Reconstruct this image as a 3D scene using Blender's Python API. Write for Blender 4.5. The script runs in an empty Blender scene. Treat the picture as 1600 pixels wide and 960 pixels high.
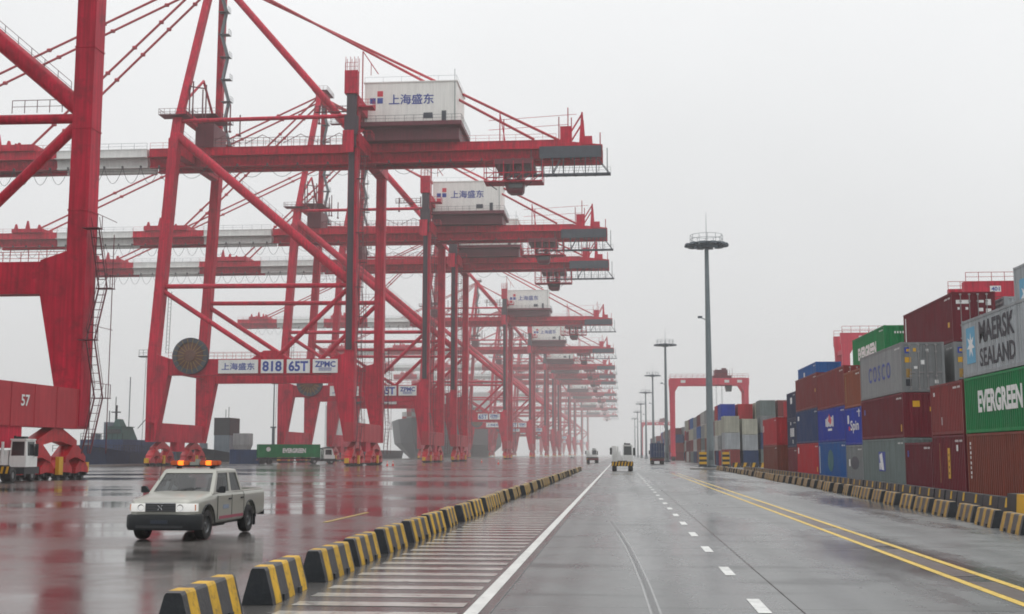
import bpy, bmesh, math, random
from mathutils import Vector, Matrix
random.seed(7)
R = math.radians
S = bpy.context.scene
COL = S.collection

# ------------------------------------------------------------------ camera
CAM_H = 1.95
cam_d = bpy.data.cameras.new('camera'); cam = bpy.data.objects.new('camera', cam_d)
COL.objects.link(cam); S.camera = cam
cam.location = (0, 0, CAM_H)
cam.rotation_euler = (R(90 + 6.902), 0, R(5.046))
cam_d.sensor_width = 36.0; cam_d.lens = 36.0 * 1900 / 1600
cam_d.clip_start = 0.1; cam_d.clip_end = 20000

# ------------------------------------------------------------------ sky, sun, exposure
W = bpy.data.worlds.new('World'); S.world = W; W.use_nodes = True
nt = W.node_tree; nt.nodes.clear()
N = nt.nodes.new; L = nt.links.new
SUN_EL, SUN_AZ = 76.0, 30.0          # azimuth from +Y clockwise; veiled sun, nearly overhead
sky = N('ShaderNodeTexSky'); sky.sky_type = 'NISHITA'; sky.sun_disc = False
sky.sun_elevation = R(SUN_EL); sky.sun_rotation = R(SUN_AZ)
sky.dust_density = 6.0; sky.air_density = 1.0
hs = N('ShaderNodeHueSaturation'); hs.inputs['Saturation'].default_value = 0.35
L(sky.outputs[0], hs.inputs['Color'])
b1 = N('ShaderNodeBackground'); b1.inputs[1].default_value = 0.08; L(hs.outputs[0], b1.inputs[0])
# overcast deck: luminance rises from horizon to zenith, with soft cloud texture
tc = N('ShaderNodeTexCoord'); sp = N('ShaderNodeSeparateXYZ'); L(tc.outputs['Generated'], sp.inputs[0])
m0 = N('ShaderNodeMath'); m0.operation = 'MAXIMUM'; m0.inputs[1].default_value = 0.0; L(sp.outputs['Z'], m0.inputs[0])
m1 = N('ShaderNodeMath'); m1.operation = 'MULTIPLY_ADD'; m1.inputs[1].default_value = 1.05; m1.inputs[2].default_value = 1.0
L(m0.outputs[0], m1.inputs[0])
nz = N('ShaderNodeTexNoise'); nz.inputs['Scale'].default_value = 2.2; nz.inputs['Detail'].default_value = 3.0
L(tc.outputs['Generated'], nz.inputs['Vector'])
m2 = N('ShaderNodeMath'); m2.operation = 'MULTIPLY_ADD'; m2.inputs[1].default_value = 0.22; m2.inputs[2].default_value = 0.89
L(nz.outputs[0], m2.inputs[0])
m3 = N('ShaderNodeMath'); m3.operation = 'MULTIPLY'; L(m1.outputs[0], m3.inputs[0]); L(m2.outputs[0], m3.inputs[1])
b2 = N('ShaderNodeBackground'); b2.inputs[0].default_value = (0.752, 0.760, 0.765, 1); L(m3.outputs[0], b2.inputs[1])
mx = N('ShaderNodeMixShader'); mx.inputs[0].default_value = 0.86; L(b1.outputs[0], mx.inputs[1]); L(b2.outputs[0], mx.inputs[2])
wo = N('ShaderNodeOutputWorld'); L(mx.outputs[0], wo.inputs[0])

sun_d = bpy.data.lights.new('sun', 'SUN'); sun_d.energy = 0.9; sun_d.angle = R(40); sun_d.color = (1.0, 0.97, 0.93)
sun = bpy.data.objects.new('sun', sun_d); COL.objects.link(sun)
sd = Vector((math.sin(R(SUN_AZ)) * math.cos(R(SUN_EL)), math.cos(R(SUN_AZ)) * math.cos(R(SUN_EL)), math.sin(R(SUN_EL))))
sun.rotation_euler = (-sd).to_track_quat('-Z', 'Y').to_euler(); sun.location = sd * 200

S.view_settings.view_transform = 'Standard'; S.view_settings.look = 'None'
S.view_settings.exposure = 0.0; S.view_settings.gamma = 1.0; S.view_settings.use_curve_mapping = False
S.render.engine = 'CYCLES'
cy = S.cycles
cy.use_denoising = True; cy.filter_width = 1.8
cy.max_bounces = 5; cy.diffuse_bounces = 2; cy.glossy_bounces = 3; cy.transmission_bounces = 3; cy.volume_bounces = 1
cy.transparent_max_bounces = 6; cy.sample_clamp_indirect = 4.0; cy.caustics_reflective = False; cy.caustics_refractive = False

# ------------------------------------------------------------------ materials
MATS = {}
def mat(name, col, rough=0.5, metal=0.0, var=0.15, scale=1.0, streak=0.0, bump=0.0, bscale=20.0, emit=None, estr=0.0, rvar=0.0, spec=0.5, rand=0.0, dirt=None, dirt_amt=0.0):
    if name in MATS: return MATS[name]
    m = bpy.data.materials.new(name); m.use_nodes = True; t = m.node_tree; t.nodes.clear()
    N = t.nodes.new; L = t.links.new
    o = N('ShaderNodeOutputMaterial'); b = N('ShaderNodeBsdfPrincipled'); L(b.outputs[0], o.inputs[0])
    b.inputs['Metallic'].default_value = metal; b.inputs['Roughness'].default_value = rough
    b.inputs['Specular IOR Level'].default_value = spec
    tc = N('ShaderNodeTexCoord')
    n1 = N('ShaderNodeTexNoise'); n1.inputs['Scale'].default_value = scale; n1.inputs['Detail'].default_value = 5; n1.inputs['Roughness'].default_value = 0.6
    L(tc.outputs['Object'], n1.inputs['Vector'])
    mr = N('ShaderNodeMapRange'); mr.inputs[1].default_value = 0.25; mr.inputs[2].default_value = 0.75
    mr.inputs[3].default_value = 1 - var; mr.inputs[4].default_value = 1 + var; L(n1.outputs[0], mr.inputs[0])
    fac = mr.outputs[0]
    def mul(a, bsock):
        q = N('ShaderNodeMath'); q.operation = 'MULTIPLY'; L(a, q.inputs[0]); L(bsock, q.inputs[1]); return q.outputs[0]
    if streak:
        mp = N('ShaderNodeMapping'); mp.inputs['Scale'].default_value = (2.2, 2.2, 0.12); L(tc.outputs['Object'], mp.inputs['Vector'])
        n2 = N('ShaderNodeTexNoise'); n2.inputs['Scale'].default_value = 1.6; n2.inputs['Detail'].default_value = 4; L(mp.outputs[0], n2.inputs['Vector'])
        r2 = N('ShaderNodeMapRange'); r2.inputs[1].default_value = 0.3; r2.inputs[2].default_value = 0.7
        r2.inputs[3].default_value = 1 - streak; r2.inputs[4].default_value = 1 + streak * 0.5; L(n2.outputs[0], r2.inputs[0]); fac = mul(fac, r2.outputs[0])
    if rand:
        oi = N('ShaderNodeObjectInfo'); r3 = N('ShaderNodeMapRange'); r3.inputs[3].default_value = 1 - rand; r3.inputs[4].default_value = 1 + rand
        L(oi.outputs['Random'], r3.inputs[0]); fac = mul(fac, r3.outputs[0])
    vm = N('ShaderNodeVectorMath'); vm.operation = 'SCALE'; vm.inputs[0].default_value = col[:3]; L(fac, vm.inputs['Scale'])
    csock = vm.outputs[0]
    if dirt is not None:
        nd = N('ShaderNodeTexNoise'); nd.inputs['Scale'].default_value = scale * 2.7; nd.inputs['Detail'].default_value = 8; nd.inputs['Roughness'].default_value = 0.7
        L(tc.outputs['Object'], nd.inputs['Vector'])
        rd = N('ShaderNodeMapRange'); rd.inputs[1].default_value = 0.52; rd.inputs[2].default_value = 0.72; rd.inputs[3].default_value = 0; rd.inputs[4].default_value = dirt_amt
        L(nd.outputs[0], rd.inputs[0])
        mxn = N('ShaderNodeMix'); mxn.data_type = 'RGBA'; L(rd.outputs[0], mxn.inputs['Factor']); L(csock, mxn.inputs[6]); mxn.inputs[7].default_value = (*dirt, 1)
        csock = mxn.outputs[2]
    L(csock, b.inputs['Base Color'])
    if rvar:
        r4 = N('ShaderNodeMapRange'); r4.inputs[1].default_value = 0.3; r4.inputs[2].default_value = 0.7
        r4.inputs[3].default_value = max(0.03, rough - rvar); r4.inputs[4].default_value = min(1, rough + rvar)
        L(n1.outputs[0], r4.inputs[0]); L(r4.outputs[0], b.inputs['Roughness'])
    if bump:
        n3 = N('ShaderNodeTexNoise'); n3.inputs['Scale'].default_value = bscale; n3.inputs['Detail'].default_value = 4; L(tc.outputs['Object'], n3.inputs['Vector'])
        bp = N('ShaderNodeBump'); bp.inputs['Strength'].default_value = bump; bp.inputs['Distance'].default_value = 0.02
        L(n3.outputs[0], bp.inputs['Height']); L(bp.outputs[0], b.inputs['Normal'])
    if emit:
        b.inputs['Emission Color'].default_value = (*emit, 1); b.inputs['Emission Strength'].default_value = estr
    MATS[name] = m
    return m

RED = mat('crane_red_paint', (0.56, 0.006, 0.040), 0.5, var=0.24, scale=0.22, streak=0.34, dirt=(0.16, 0.010, 0.022), dirt_amt=0.75, spec=0.22)
REDB = mat('bogie_red_paint', (0.50, 0.008, 0.018), 0.4, var=0.2, scale=0.8, streak=0.2, dirt=(0.05, 0.02, 0.018), dirt_amt=0.6)
REDP = mat('pale_red_paint', (0.45, 0.035, 0.05), 0.55, spec=0.25, var=0.15, scale=0.4, streak=0.15)
DRED = mat('dark_red_paint', (0.13, 0.008, 0.022), 0.5, var=0.2, scale=0.5, streak=0.2)
SLATE = mat('slate_steel', (0.045, 0.056, 0.075), 0.5, var=0.2, scale=0.8, streak=0.15)
DARK = mat('dark_steel', (0.03, 0.032, 0.036), 0.5, var=0.25, scale=1.5)
CABLE = mat('cable_rubber', (0.05, 0.05, 0.055), 0.6, var=0.1)
BOOMW = mat('boom_white_paint', (0.74, 0.75, 0.73), 0.5, var=0.08, scale=0.3, streak=0.12)
WHITE = mat('white_paint', (0.80, 0.81, 0.79), 0.45, var=0.06, scale=0.5, streak=0.08)
HOUSEW = mat('machinery_house_white', (0.86, 0.865, 0.82), 0.5, var=0.05, scale=0.4, streak=0.10)
BLUEL = mat('sign_blue', (0.02, 0.055, 0.32), 0.5, var=0.05)
REDL = mat('sign_red', (0.62, 0.03, 0.06), 0.5, var=0.05)
WHITEL = mat('letter_white', (0.78, 0.79, 0.78), 0.5, var=0.12, scale=4)
BLACKL = mat('letter_dark', (0.018, 0.024, 0.034), 0.5, var=0.1)
YELLOW = mat('yellow_paint', (0.55, 0.32, 0.012), 0.5, var=0.25, scale=3, streak=0.2, dirt=(0.06, 0.055, 0.045), dirt_amt=0.85, rand=0.18)
YELF = mat('faded_yellow_paint', (0.34, 0.20, 0.035), 0.6, var=0.25, scale=5, dirt=(0.06, 0.055, 0.05), dirt_amt=0.6, rand=0.2)
YELM = mat('yellow_machine_paint', (0.65, 0.36, 0.01), 0.4, var=0.1, scale=2)
CONCD = mat('dark_painted_concrete', (0.018, 0.022, 0.027), 0.45, var=0.35, scale=3, bump=0.3, bscale=18, dirt=(0.07, 0.07, 0.07), dirt_amt=0.3)
CONCG = mat('bare_grey_concrete', (0.050, 0.049, 0.048), 0.5, var=0.3, scale=4, bump=0.3, bscale=18, dirt=(0.04, 0.04, 0.045), dirt_amt=0.5)
TYRE = mat('tyre_rubber', (0.012, 0.012, 0.013), 0.55, var=0.2, scale=5)
RIM = mat('wheel_rim_metal', (0.35, 0.36, 0.37), 0.35, metal=0.8, var=0.1)
GLASSD = mat('vehicle_glass', (0.03, 0.036, 0.04), 0.06, var=0.05, spec=0.8)
GALV = mat('galvanised_steel', (0.17, 0.21, 0.225), 0.45, metal=0.3, var=0.15, scale=0.6, streak=0.15)
GALVD = mat('lamp_head_steel', (0.08, 0.105, 0.125), 0.5, metal=0.2, var=0.2, scale=1.0)
LENS = mat('lamp_lens', (0.55, 0.58, 0.6), 0.15, var=0.05)

# ------------------------------------------------------------------ mesh helpers
class MB:
    def __init__(s): s.v = []; s.f = []; s.m = []; s.mi = 0
    def add(s, vs, fs):
        o = len(s.v); s.v += [tuple(v) for v in vs]
        for f in fs: s.f.append([i + o for i in f]); s.m.append(s.mi)
    def box(s, x0, x1, y0, y1, z0, z1):
        s.add([(x0,y0,z0),(x1,y0,z0),(x1,y1,z0),(x0,y1,z0),(x0,y0,z1),(x1,y0,z1),(x1,y1,z1),(x0,y1,z1)],
              [(0,3,2,1),(4,5,6,7),(0,1,5,4),(1,2,6,5),(2,3,7,6),(3,0,4,7)]); return s
    def loft(s, secs, cap=True, closed=True):
        """secs: list of rings (same count)"""
        n = len(secs[0]); o = []
        for r in secs: o += r
        fs = []
        for k in range(len(secs) - 1):
            for i in range(n if closed else n - 1):
                j = (i + 1) % n; fs.append((k*n+i, k*n+j, (k+1)*n+j, (k+1)*n+i))
        if cap: fs.append(tuple(range(n))[::-1]); fs.append(tuple((len(secs)-1)*n + i for i in range(n)))
        s.add(o, fs); return s
    def tube(s, p, q, r, n=8, r2=None):
        p = Vector(p); q = Vector(q); d = (q - p).normalized()
        a = d.orthogonal().normalized(); b = d.cross(a); r2 = r if r2 is None else r2
        ring = lambda c, rr: [c + a*math.cos(2*math.pi*i/n)*rr + b*math.sin(2*math.pi*i/n)*rr for i in range(n)]
        return s.loft([ring(p, r), ring(q, r2)])
    def poly(s, pts, r, n=5):
        for a, b in zip(pts[:-1], pts[1:]): s.tube(a, b, r, n)
        return s
    def beam(s, p, q, w, h):
        """box beam p->q, w horizontal, h vertical"""
        p = Vector(p); q = Vector(q); d = (q - p).normalized(); up = Vector((0,0,1))
        if abs(d.z) > 0.99: up = Vector((1,0,0))
        a = d.cross(up).normalized(); b = a.cross(d).normalized()
        ring = lambda c: [c - a*w/2 - b*h/2, c + a*w/2 - b*h/2, c + a*w/2 + b*h/2, c - a*w/2 + b*h/2]
        return s.loft([ring(p), ring(q)])
    def prism(s, pts, axis, a, b):
        mk = {'x': lambda u, v, t: (t, u, v), 'y': lambda u, v, t: (u, t, v), 'z': lambda u, v, t: (u, v, t)}[axis]
        return s.loft([[mk(u, v, a) for u, v in pts], [mk(u, v, b) for u, v in pts]])
    def cyl(s, c, r, axis, h, n=20, r2=None):
        d = {'x': Vector((1,0,0)), 'y': Vector((0,1,0)), 'z': Vector((0,0,1))}[axis]; c = Vector(c)
        return s.tube(c - d*h/2, c + d*h/2, r, n, r2)
    def ringz(s, prof, n=24, axis='z', c=(0,0,0)):
        """lathe of (r,h) profile round axis"""
        secs = []
        for r, h in prof:
            ring = []
            for i in range(n):
                t = 2*math.pi*i/n; u, v = r*math.cos(t), r*math.sin(t)
                ring.append({'z': (c[0]+u, c[1]+v, c[2]+h), 'y': (c[0]+u, c[1]+h, c[2]+v), 'x': (c[0]+h, c[1]+u, c[2]+v)}[axis])
            secs.append(ring)
        return s.loft(secs, cap=False)
    def rail(s, pts, h=1.1, step=2.0, r=0.035, mid=True):
        """handrail along a polyline of floor points"""
        up = Vector((0,0,1))
        for a, b in zip(pts[:-1], pts[1:]):
            a = Vector(a); b = Vector(b); n = max(1, round((b-a).length/step))
            s.tube(a+up*h, b+up*h, r, 4)
            if mid: s.tube(a+up*h*0.5, b+up*h*0.5, r*0.8, 4)
            for i in range(n+1): c = a.lerp(b, i/n); s.tube(c, c+up*h, r, 4)
        return s
    def mesh(s, name):
        me = bpy.data.meshes.new(name); me.from_pydata(s.v, [], s.f)
        if any(s.m): me.polygons.foreach_set('material_index', s.m)
        bm = bmesh.new(); bm.from_mesh(me); bmesh.ops.recalc_face_normals(bm, faces=bm.faces); bm.to_mesh(me); bm.free()
        return me
    def build(s, name, mats, parent=None, smooth=False, bevel=0.0):
        me = s.mesh(name)
        if bevel:
            bm = bmesh.new(); bm.from_mesh(me); bmesh.ops.bevel(bm, geom=bm.edges[:], offset=bevel, segments=2, affect='EDGES', clamp_overlap=True); bm.to_mesh(me); bm.free()
        return link(name, me, mats, parent, smooth)
def link(name, me, mats, parent=None, smooth=False):
    if not me.materials:
        for m in (mats if isinstance(mats, (list, tuple)) else [mats]): me.materials.append(m)
    if smooth:
        me.polygons.foreach_set('use_smooth', [True]*len(me.polygons))
        if smooth != True: me.set_sharp_from_angle(angle=R(smooth))
    o = bpy.data.objects.new(name, me); COL.objects.link(o)
    if parent is not None: o.parent = parent
    return o
def tag(o, label=None, cat=None, group=None, kind=None):
    if label: o['label'] = label
    if cat: o['category'] = cat
    if group: o['group'] = group
    if kind: o['kind'] = kind
    return o
def thing(name, loc, label, cat, rz=0, group=None):
    o = bpy.data.objects.new(name, None); COL.objects.link(o); o.location = loc; o.rotation_euler = (0,0,rz)
    return tag(o, label, cat, group)
def copy_tree(o, parent=None, keep=lambda p: True):
    c = o.copy(); COL.objects.link(c); c.parent = parent
    for ch in list(o.children):
        if keep(ch): copy_tree(ch, c, keep)
    return c
_TX = {}
def text_mesh(s, w, h, bold=0.0, thick=0.0):
    """letters centred on the origin in XY, stretched to w x h (h None keeps proportion)"""
    cu = bpy.data.curves.new('lettering', 'FONT'); cu.body = s; cu.size = 1.0; cu.align_x = 'CENTER'; cu.resolution_u = 3; cu.offset = bold
    ob = bpy.data.objects.new('lettering', cu); me = bpy.data.meshes.new_from_object(ob)
    bpy.data.objects.remove(ob); bpy.data.curves.remove(cu)
    xs = [v.co.x for v in me.vertices]; ys = [v.co.y for v in me.vertices]
    if not xs: return me
    cx, cyy = (min(xs)+max(xs))/2, (min(ys)+max(ys))/2; sx = w/(max(xs)-min(xs)); sy = sx if h is None else h/(max(ys)-min(ys))
    for v in me.vertices: v.co = ((v.co.x-cx)*sx, (v.co.y-cyy)*sy, 0)
    me.materials.clear()
    if thick:                                          # heavier strokes for complex characters
        b = MB(); fs = [tuple(q.vertices) for q in me.polygons]
        for i, (dx, dy) in enumerate(((-thick, 0), (thick, 0), (0, thick*0.7), (0, -thick*0.7))): b.add([(v.co.x+dx, v.co.y+dy, 0.002*i) for v in me.vertices], fs)
        me2 = bpy.data.meshes.new('lettering'); me2.from_pydata(b.v, [], b.f); bpy.data.meshes.remove(me); me = me2
    return me
def lettering(parent, s, c, w, h, right, up, m, bold=0.02, name='lettering'):
    cjk = ord(s[0]) > 0x3000; me = text_mesh(s, w, h, 0 if cjk else bold, 0.022*w/len(s) if cjk else 0); nrm = Vector(right).cross(Vector(up)); c = Vector(c); right = Vector(right); up = Vector(up)
    for v in me.vertices: v.co = c + right*v.co.x + up*v.co.y + nrm*v.co.z
    me.update(); return link(name, me, m, parent)

# ------------------------------------------------------------------ setting: ground, apron, road, water
def wet(name, c0, c1, r0, r1, scale=0.1, stretch=(1,1,1), bump=0.05, bscale=6.0, fine=0.25, tracks=(), p0=0.42, p1=0.6, spec=0.5, stain=0.0):
    m = bpy.data.materials.new(name); m.use_nodes = True; t = m.node_tree; t.nodes.clear(); N = t.nodes.new; L = t.links.new
    o = N('ShaderNodeOutputMaterial'); b = N('ShaderNodeBsdfPrincipled'); L(b.outputs[0], o.inputs[0]); b.inputs['Specular IOR Level'].default_value = spec
    ge = N('ShaderNodeNewGeometry'); mp = N('ShaderNodeMapping'); mp.inputs['Scale'].default_value = stretch; L(ge.outputs['Position'], mp.inputs['Vector'])
    n1 = N('ShaderNodeTexNoise'); n1.inputs['Scale'].default_value = scale; n1.inputs['Detail'].default_value = 6; n1.inputs['Roughness'].default_value = 0.58; L(mp.outputs[0], n1.inputs['Vector'])
    pm = N('ShaderNodeMapRange'); pm.interpolation_type = 'SMOOTHSTEP'; pm.inputs[1].default_value = p0; pm.inputs[2].default_value = p1; L(n1.outputs[0], pm.inputs[0])
    n2 = N('ShaderNodeTexNoise'); n2.inputs['Scale'].default_value = 0.9; n2.inputs['Detail'].default_value = 8; n2.inputs['Roughness'].default_value = 0.7; L(ge.outputs['Position'], n2.inputs['Vector'])
    mr = N('ShaderNodeMapRange'); mr.inputs[1].default_value = 0.3; mr.inputs[2].default_value = 0.7; mr.inputs[3].default_value = 1-fine; mr.inputs[4].default_value = 1+fine; L(n2.outputs[0], mr.inputs[0])
    cm = N('ShaderNodeMix'); cm.data_type = 'RGBA'; L(pm.outputs[0], cm.inputs['Factor']); cm.inputs[6].default_value = (*c0, 1); cm.inputs[7].default_value = (*c1, 1)
    fac = mr.outputs[0]
    sx = N('ShaderNodeSeparateXYZ'); L(ge.outputs['Position'], sx.inputs[0])
    for (xc, wd, amt) in tracks:      # worn, darker wheel tracks running along the road
        d = N('ShaderNodeMath'); d.operation = 'SUBTRACT'; L(sx.outputs['X'], d.inputs[0]); d.inputs[1].default_value = xc
        ab = N('ShaderNodeMath'); ab.operation = 'ABSOLUTE'; L(d.outputs[0], ab.inputs[0])
        wob = N('ShaderNodeMath'); wob.operation = 'MULTIPLY_ADD'; L(n1.outputs[0], wob.inputs[0]); wob.inputs[1].default_value = wd*1.2; L(ab.outputs[0], wob.inputs[2])
        q = N('ShaderNodeMapRange'); q.interpolation_type = 'SMOOTHSTEP'; q.inputs[1].default_value = wd*0.6; q.inputs[2].default_value = wd*1.7; q.inputs[3].default_value = 1-amt; q.inputs[4].default_value = 1.0; L(wob.outputs[0], q.inputs[0])
        mm = N('ShaderNodeMath'); mm.operation = 'MULTIPLY'; L(fac, mm.inputs[0]); L(q.outputs[0], mm.inputs[1]); fac = mm.outputs[0]
    if stain:
        ms = N('ShaderNodeMapping'); ms.inputs['Scale'].default_value = (0.35, 1.3, 1); L(ge.outputs['Position'], ms.inputs['Vector'])
        n4 = N('ShaderNodeTexNoise'); n4.inputs['Scale'].default_value = 0.55; n4.inputs['Detail'].default_value = 5; L(ms.outputs[0], n4.inputs['Vector'])
        q = N('ShaderNodeMapRange'); q.interpolation_type = 'SMOOTHSTEP'; q.inputs[1].default_value = 0.55; q.inputs[2].default_value = 0.68; q.inputs[3].default_value = 1.0; q.inputs[4].default_value = 1-stain; L(n4.outputs[0], q.inputs[0])
        mm = N('ShaderNodeMath'); mm.operation = 'MULTIPLY'; L(fac, mm.inputs[0]); L(q.outputs[0], mm.inputs[1]); fac = mm.outputs[0]
    oi = N('ShaderNodeObjectInfo'); r3 = N('ShaderNodeMapRange'); r3.inputs[3].default_value = 0.93; r3.inputs[4].default_value = 1.07; L(oi.outputs['Random'], r3.inputs[0])
    mm = N('ShaderNodeMath'); mm.operation = 'MULTIPLY'; L(fac, mm.inputs[0]); L(r3.outputs[0], mm.inputs[1]); fac = mm.outputs[0]
    vm = N('ShaderNodeVectorMath'); vm.operation = 'SCALE'; L(cm.outputs[2], vm.inputs[0]); L(fac, vm.inputs['Scale']); L(vm.outputs[0], b.inputs['Base Color'])
    rr = N('ShaderNodeMapRange'); rr.inputs[3].default_value = r0; rr.inputs[4].default_value = r1; L(pm.outputs[0], rr.inputs[0])
    r5 = N('ShaderNodeMath'); r5.operation = 'MULTIPLY'; L(rr.outputs[0], r5.inputs[0]); L(mr.outputs[0], r5.inputs[1]); L(r5.outputs[0], b.inputs['Roughness'])
    n3 = N('ShaderNodeTexNoise'); n3.inputs['Scale'].default_value = bscale; n3.inputs['Detail'].default_value = 5; L(ge.outputs['Position'], n3.inputs['Vector'])
    bp = N('ShaderNodeBump'); bp.inputs['Strength'].default_value = bump; bp.inputs['Distance'].default_value = 0.03; L(n3.outputs[0], bp.inputs['Height']); L(bp.outputs[0], b.inputs['Normal'])
    return m
APRON = wet('wet_apron', (0.105, 0.097, 0.092), (0.062, 0.056, 0.054), 0.22, 0.06, scale=0.085, stretch=(0.42, 1.0, 1), bump=0.035, bscale=5.0, fine=0.3, spec=0.5, p0=0.40, p1=0.60, stain=0.25)
ROADM = wet('wet_concrete_road', (0.122, 0.126, 0.126), (0.068, 0.071, 0.072), 0.35, 0.15, scale=0.20, stretch=(1.0, 0.16, 1), bump=0.07, bscale=30.0, fine=0.22, spec=0.5,
            tracks=((0.75, 0.40, 0.42), (-0.75, 0.28, 0.22), (2.9, 0.35, 0.20), (4.5, 0.35, 0.20), (7.2, 0.6, 0.22), (-1.35, 0.2, 0.15)), stain=0.52)
HATCHM = wet('wet_hatched_strip', (0.082, 0.079, 0.076), (0.052, 0.050, 0.049), 0.24, 0.10, scale=0.22, stretch=(1, 0.4, 1), bump=0.06, bscale=12.0, fine=0.2)
YARDM = wet('wet_yard', (0.13, 0.13, 0.128), (0.09, 0.09, 0.09), 0.45, 0.2, scale=0.12, bump=0.08, bscale=12.0, fine=0.25)
JOINT = mat('joint_dark', (0.055, 0.056, 0.056), 0.5, var=0.2, scale=2)
WATER = mat('harbour_water', (0.05, 0.055, 0.05), 0.12, var=0.1, scale=0.05, bump=0.6, bscale=0.7)
PAINTW = mat('road_white_paint', (0.62, 0.63, 0.61), 0.35, var=0.15, scale=2.0, dirt=(0.20, 0.20, 0.19), dirt_amt=0.9)
PAINTH = mat('hatch_white_paint', (0.42, 0.41, 0.38), 0.18, var=0.25, scale=1.6, dirt=(0.10, 0.09, 0.085), dirt_amt=0.85)
PAINTY = mat('road_yellow_paint', (0.60, 0.40, 0.03), 0.4, var=0.15, scale=2.0, dirt=(0.12, 0.09, 0.05), dirt_amt=0.95)
PAINTYF = mat('worn_yellow_paint', (0.42, 0.27, 0.05), 0.35, var=0.2, scale=1.0, dirt=(0.09, 0.085, 0.08), dirt_amt=0.95)
QUAYC = mat('quay_concrete', (0.22, 0.21, 0.20), 0.6, var=0.2, scale=0.4, streak=0.2)

def sheet(name, x0, x1, y0, y1, z, m, parent=None, kind=None):
    b = MB(); b.add([(x0,y0,z),(x1,y0,z),(x1,y1,z),(x0,y1,z)], [(0,1,2,3)]); o = b.build(name, m, parent)
    if kind: o['kind'] = kind
    return o
sheet('ground', -84.0, 2500, -150, 4900, -0.035, YARDM, kind='structure')
sheet('water', -2500, -84.0, -150, 4900, -2.8, WATER, kind='structure')
apron = sheet('apron', -84.0, -5.3, -60, 3500, -0.008, APRON, kind='structure')
qw = MB(); qw.box(-84.35, -83.2, -150, 3500, -3.2, 0.28); tag(qw.build('quay_edge', QUAYC), kind='structure')
road = sheet('road', -5.3, 15.2, -60, 3500, -0.014, JOINT, kind='structure')
# beyond the slabs one can tell apart, the carriageway is a sheet
far_slab = MB(); far_slab.box(-5.3, 15.2, 121.0, 3500, -0.5, -0.006); far_slab.build('carriageway', ROADM, road)
XS = [-5.3, -1.62, 2.25, 6.15, 10.4, 15.2]
mesh_cache = {}
def slab(x0, x1, y0, y1, m):
    w, l = x1-x0-0.012, y1-y0-0.012
    k = (round(w,3), round(l,3), m.name)
    if k not in mesh_cache:
        b = MB(); e = 0.006
        b.loft([[(-w/2,-l/2,-0.2),(w/2,-l/2,-0.2),(w/2,l/2,-0.2),(-w/2,l/2,-0.2)], [(-w/2,-l/2,-e),(w/2,-l/2,-e),(w/2,l/2,-e),(-w/2,l/2,-e)],
                [(-w/2+e,-l/2+e,0),(w/2-e,-l/2+e,0),(w/2-e,l/2-e,0),(-w/2+e,l/2-e,0)]])
        me = b.mesh('slab'); me.materials.append(m); mesh_cache[k] = me
    o = bpy.data.objects.new('slab', mesh_cache[k]); COL.objects.link(o); o.parent = road
    o.location = ((x0+x1)/2, (y0+y1)/2, random.uniform(-0.0012, 0.0012))
for i in range(len(XS)-1):
    for k in range(23):
        slab(XS[i], XS[i+1], 6.0+5*k, 11.0+5*k, HATCHM if i == 0 else ROADM)
# painted markings
def mark(name, x0, x1, y0, y1, m, z=0.005, xr=None):
    b = MB(); xr = xr or (x0, x1)
    b.add([(x0,y0,z),(x1,y0,z),(xr[1],y1,z),(xr[0],y1,z)], [(0,1,2,3)]); return b.build(name, m, road)
for k in range(6):
    y0 = 5.0 if k == 0 else 20.0*k; mark('edge_line', -1.94, -1.76, y0, 20.0*(k+1) + (0 if k < 5 else 700), PAINTW)
for k in range(46):                                   # hatching between edge line and barriers
    y = 9.05 + k*1.0
    mark('hatch_stripe', -4.28, -2.02, y-0.22, y+0.22, PAINTH, 0.0045)
for k in range(26):                                   # lane dashes
    y = 16.3 + (k-1)*4.75; mark('lane_dash', 1.68, 1.85, y-0.75, y+0.75, PAINTW)
for k in range(8):
    y0 = 6 + 15*k
    for x in (5.22, 5.80): mark('centre_line', x-0.07, x+0.07, y0, y0+14.99, PAINTY if k < 6 else PAINTYF, xr=(x-0.07, x+0.07))
STAIN = mat('brown_road_stain', (0.055, 0.032, 0.026), 0.3, var=0.3, scale=1.2, dirt=(0.13, 0.13, 0.127), dirt_amt=1.0)
for k in range(6): mark('stain', 5.31, 5.71, 14+6.5*k, 19.6+6.5*k, STAIN, 0.0035)
SEAL = mat('joint_sealant', (0.24, 0.245, 0.245), 0.35, var=0.2, scale=3); SEALD = mat('joint_sealant_dark', (0.05, 0.05, 0.052), 0.3, var=0.2, scale=3)
crv = [(9.0, 0.45), (12.0, 0.40), (15.0, 0.35), (18.5, 0.29), (22.0, 0.20), (26.0, 0.08), (31.0, -0.12), (36.0, -0.36)]
for off, w, m in ((0.0, 0.03, SEAL), (0.055, 0.05, SEALD), (0.12, 0.03, SEAL)):
    b = MB(); b.add([(x+off, y, 0.004) for y, x in crv] + [(x+off+w, y, 0.004) for y, x in crv], [(i, i+8, i+9, i+1) for i in range(7)]); b.build('sealed_joint', m, road)
for (x0, y0, y1) in ((-8.6, 35, 41),):
    b = MB(); b.add([(x0,y0,0),(x0+.16,y0,0),(x0+.16,y1,0),(x0,y1,0)], [(0,1,2,3)]); b.build('apron_line', PAINTYF, apron)
for X in (-44.5, -78.0):                              # crane rails let into the apron
    b = MB(); b.box(X-0.05, X+0.05, -60, 3400, -0.05, 0.01); b.build('crane_rail', DARK, apron)

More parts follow.
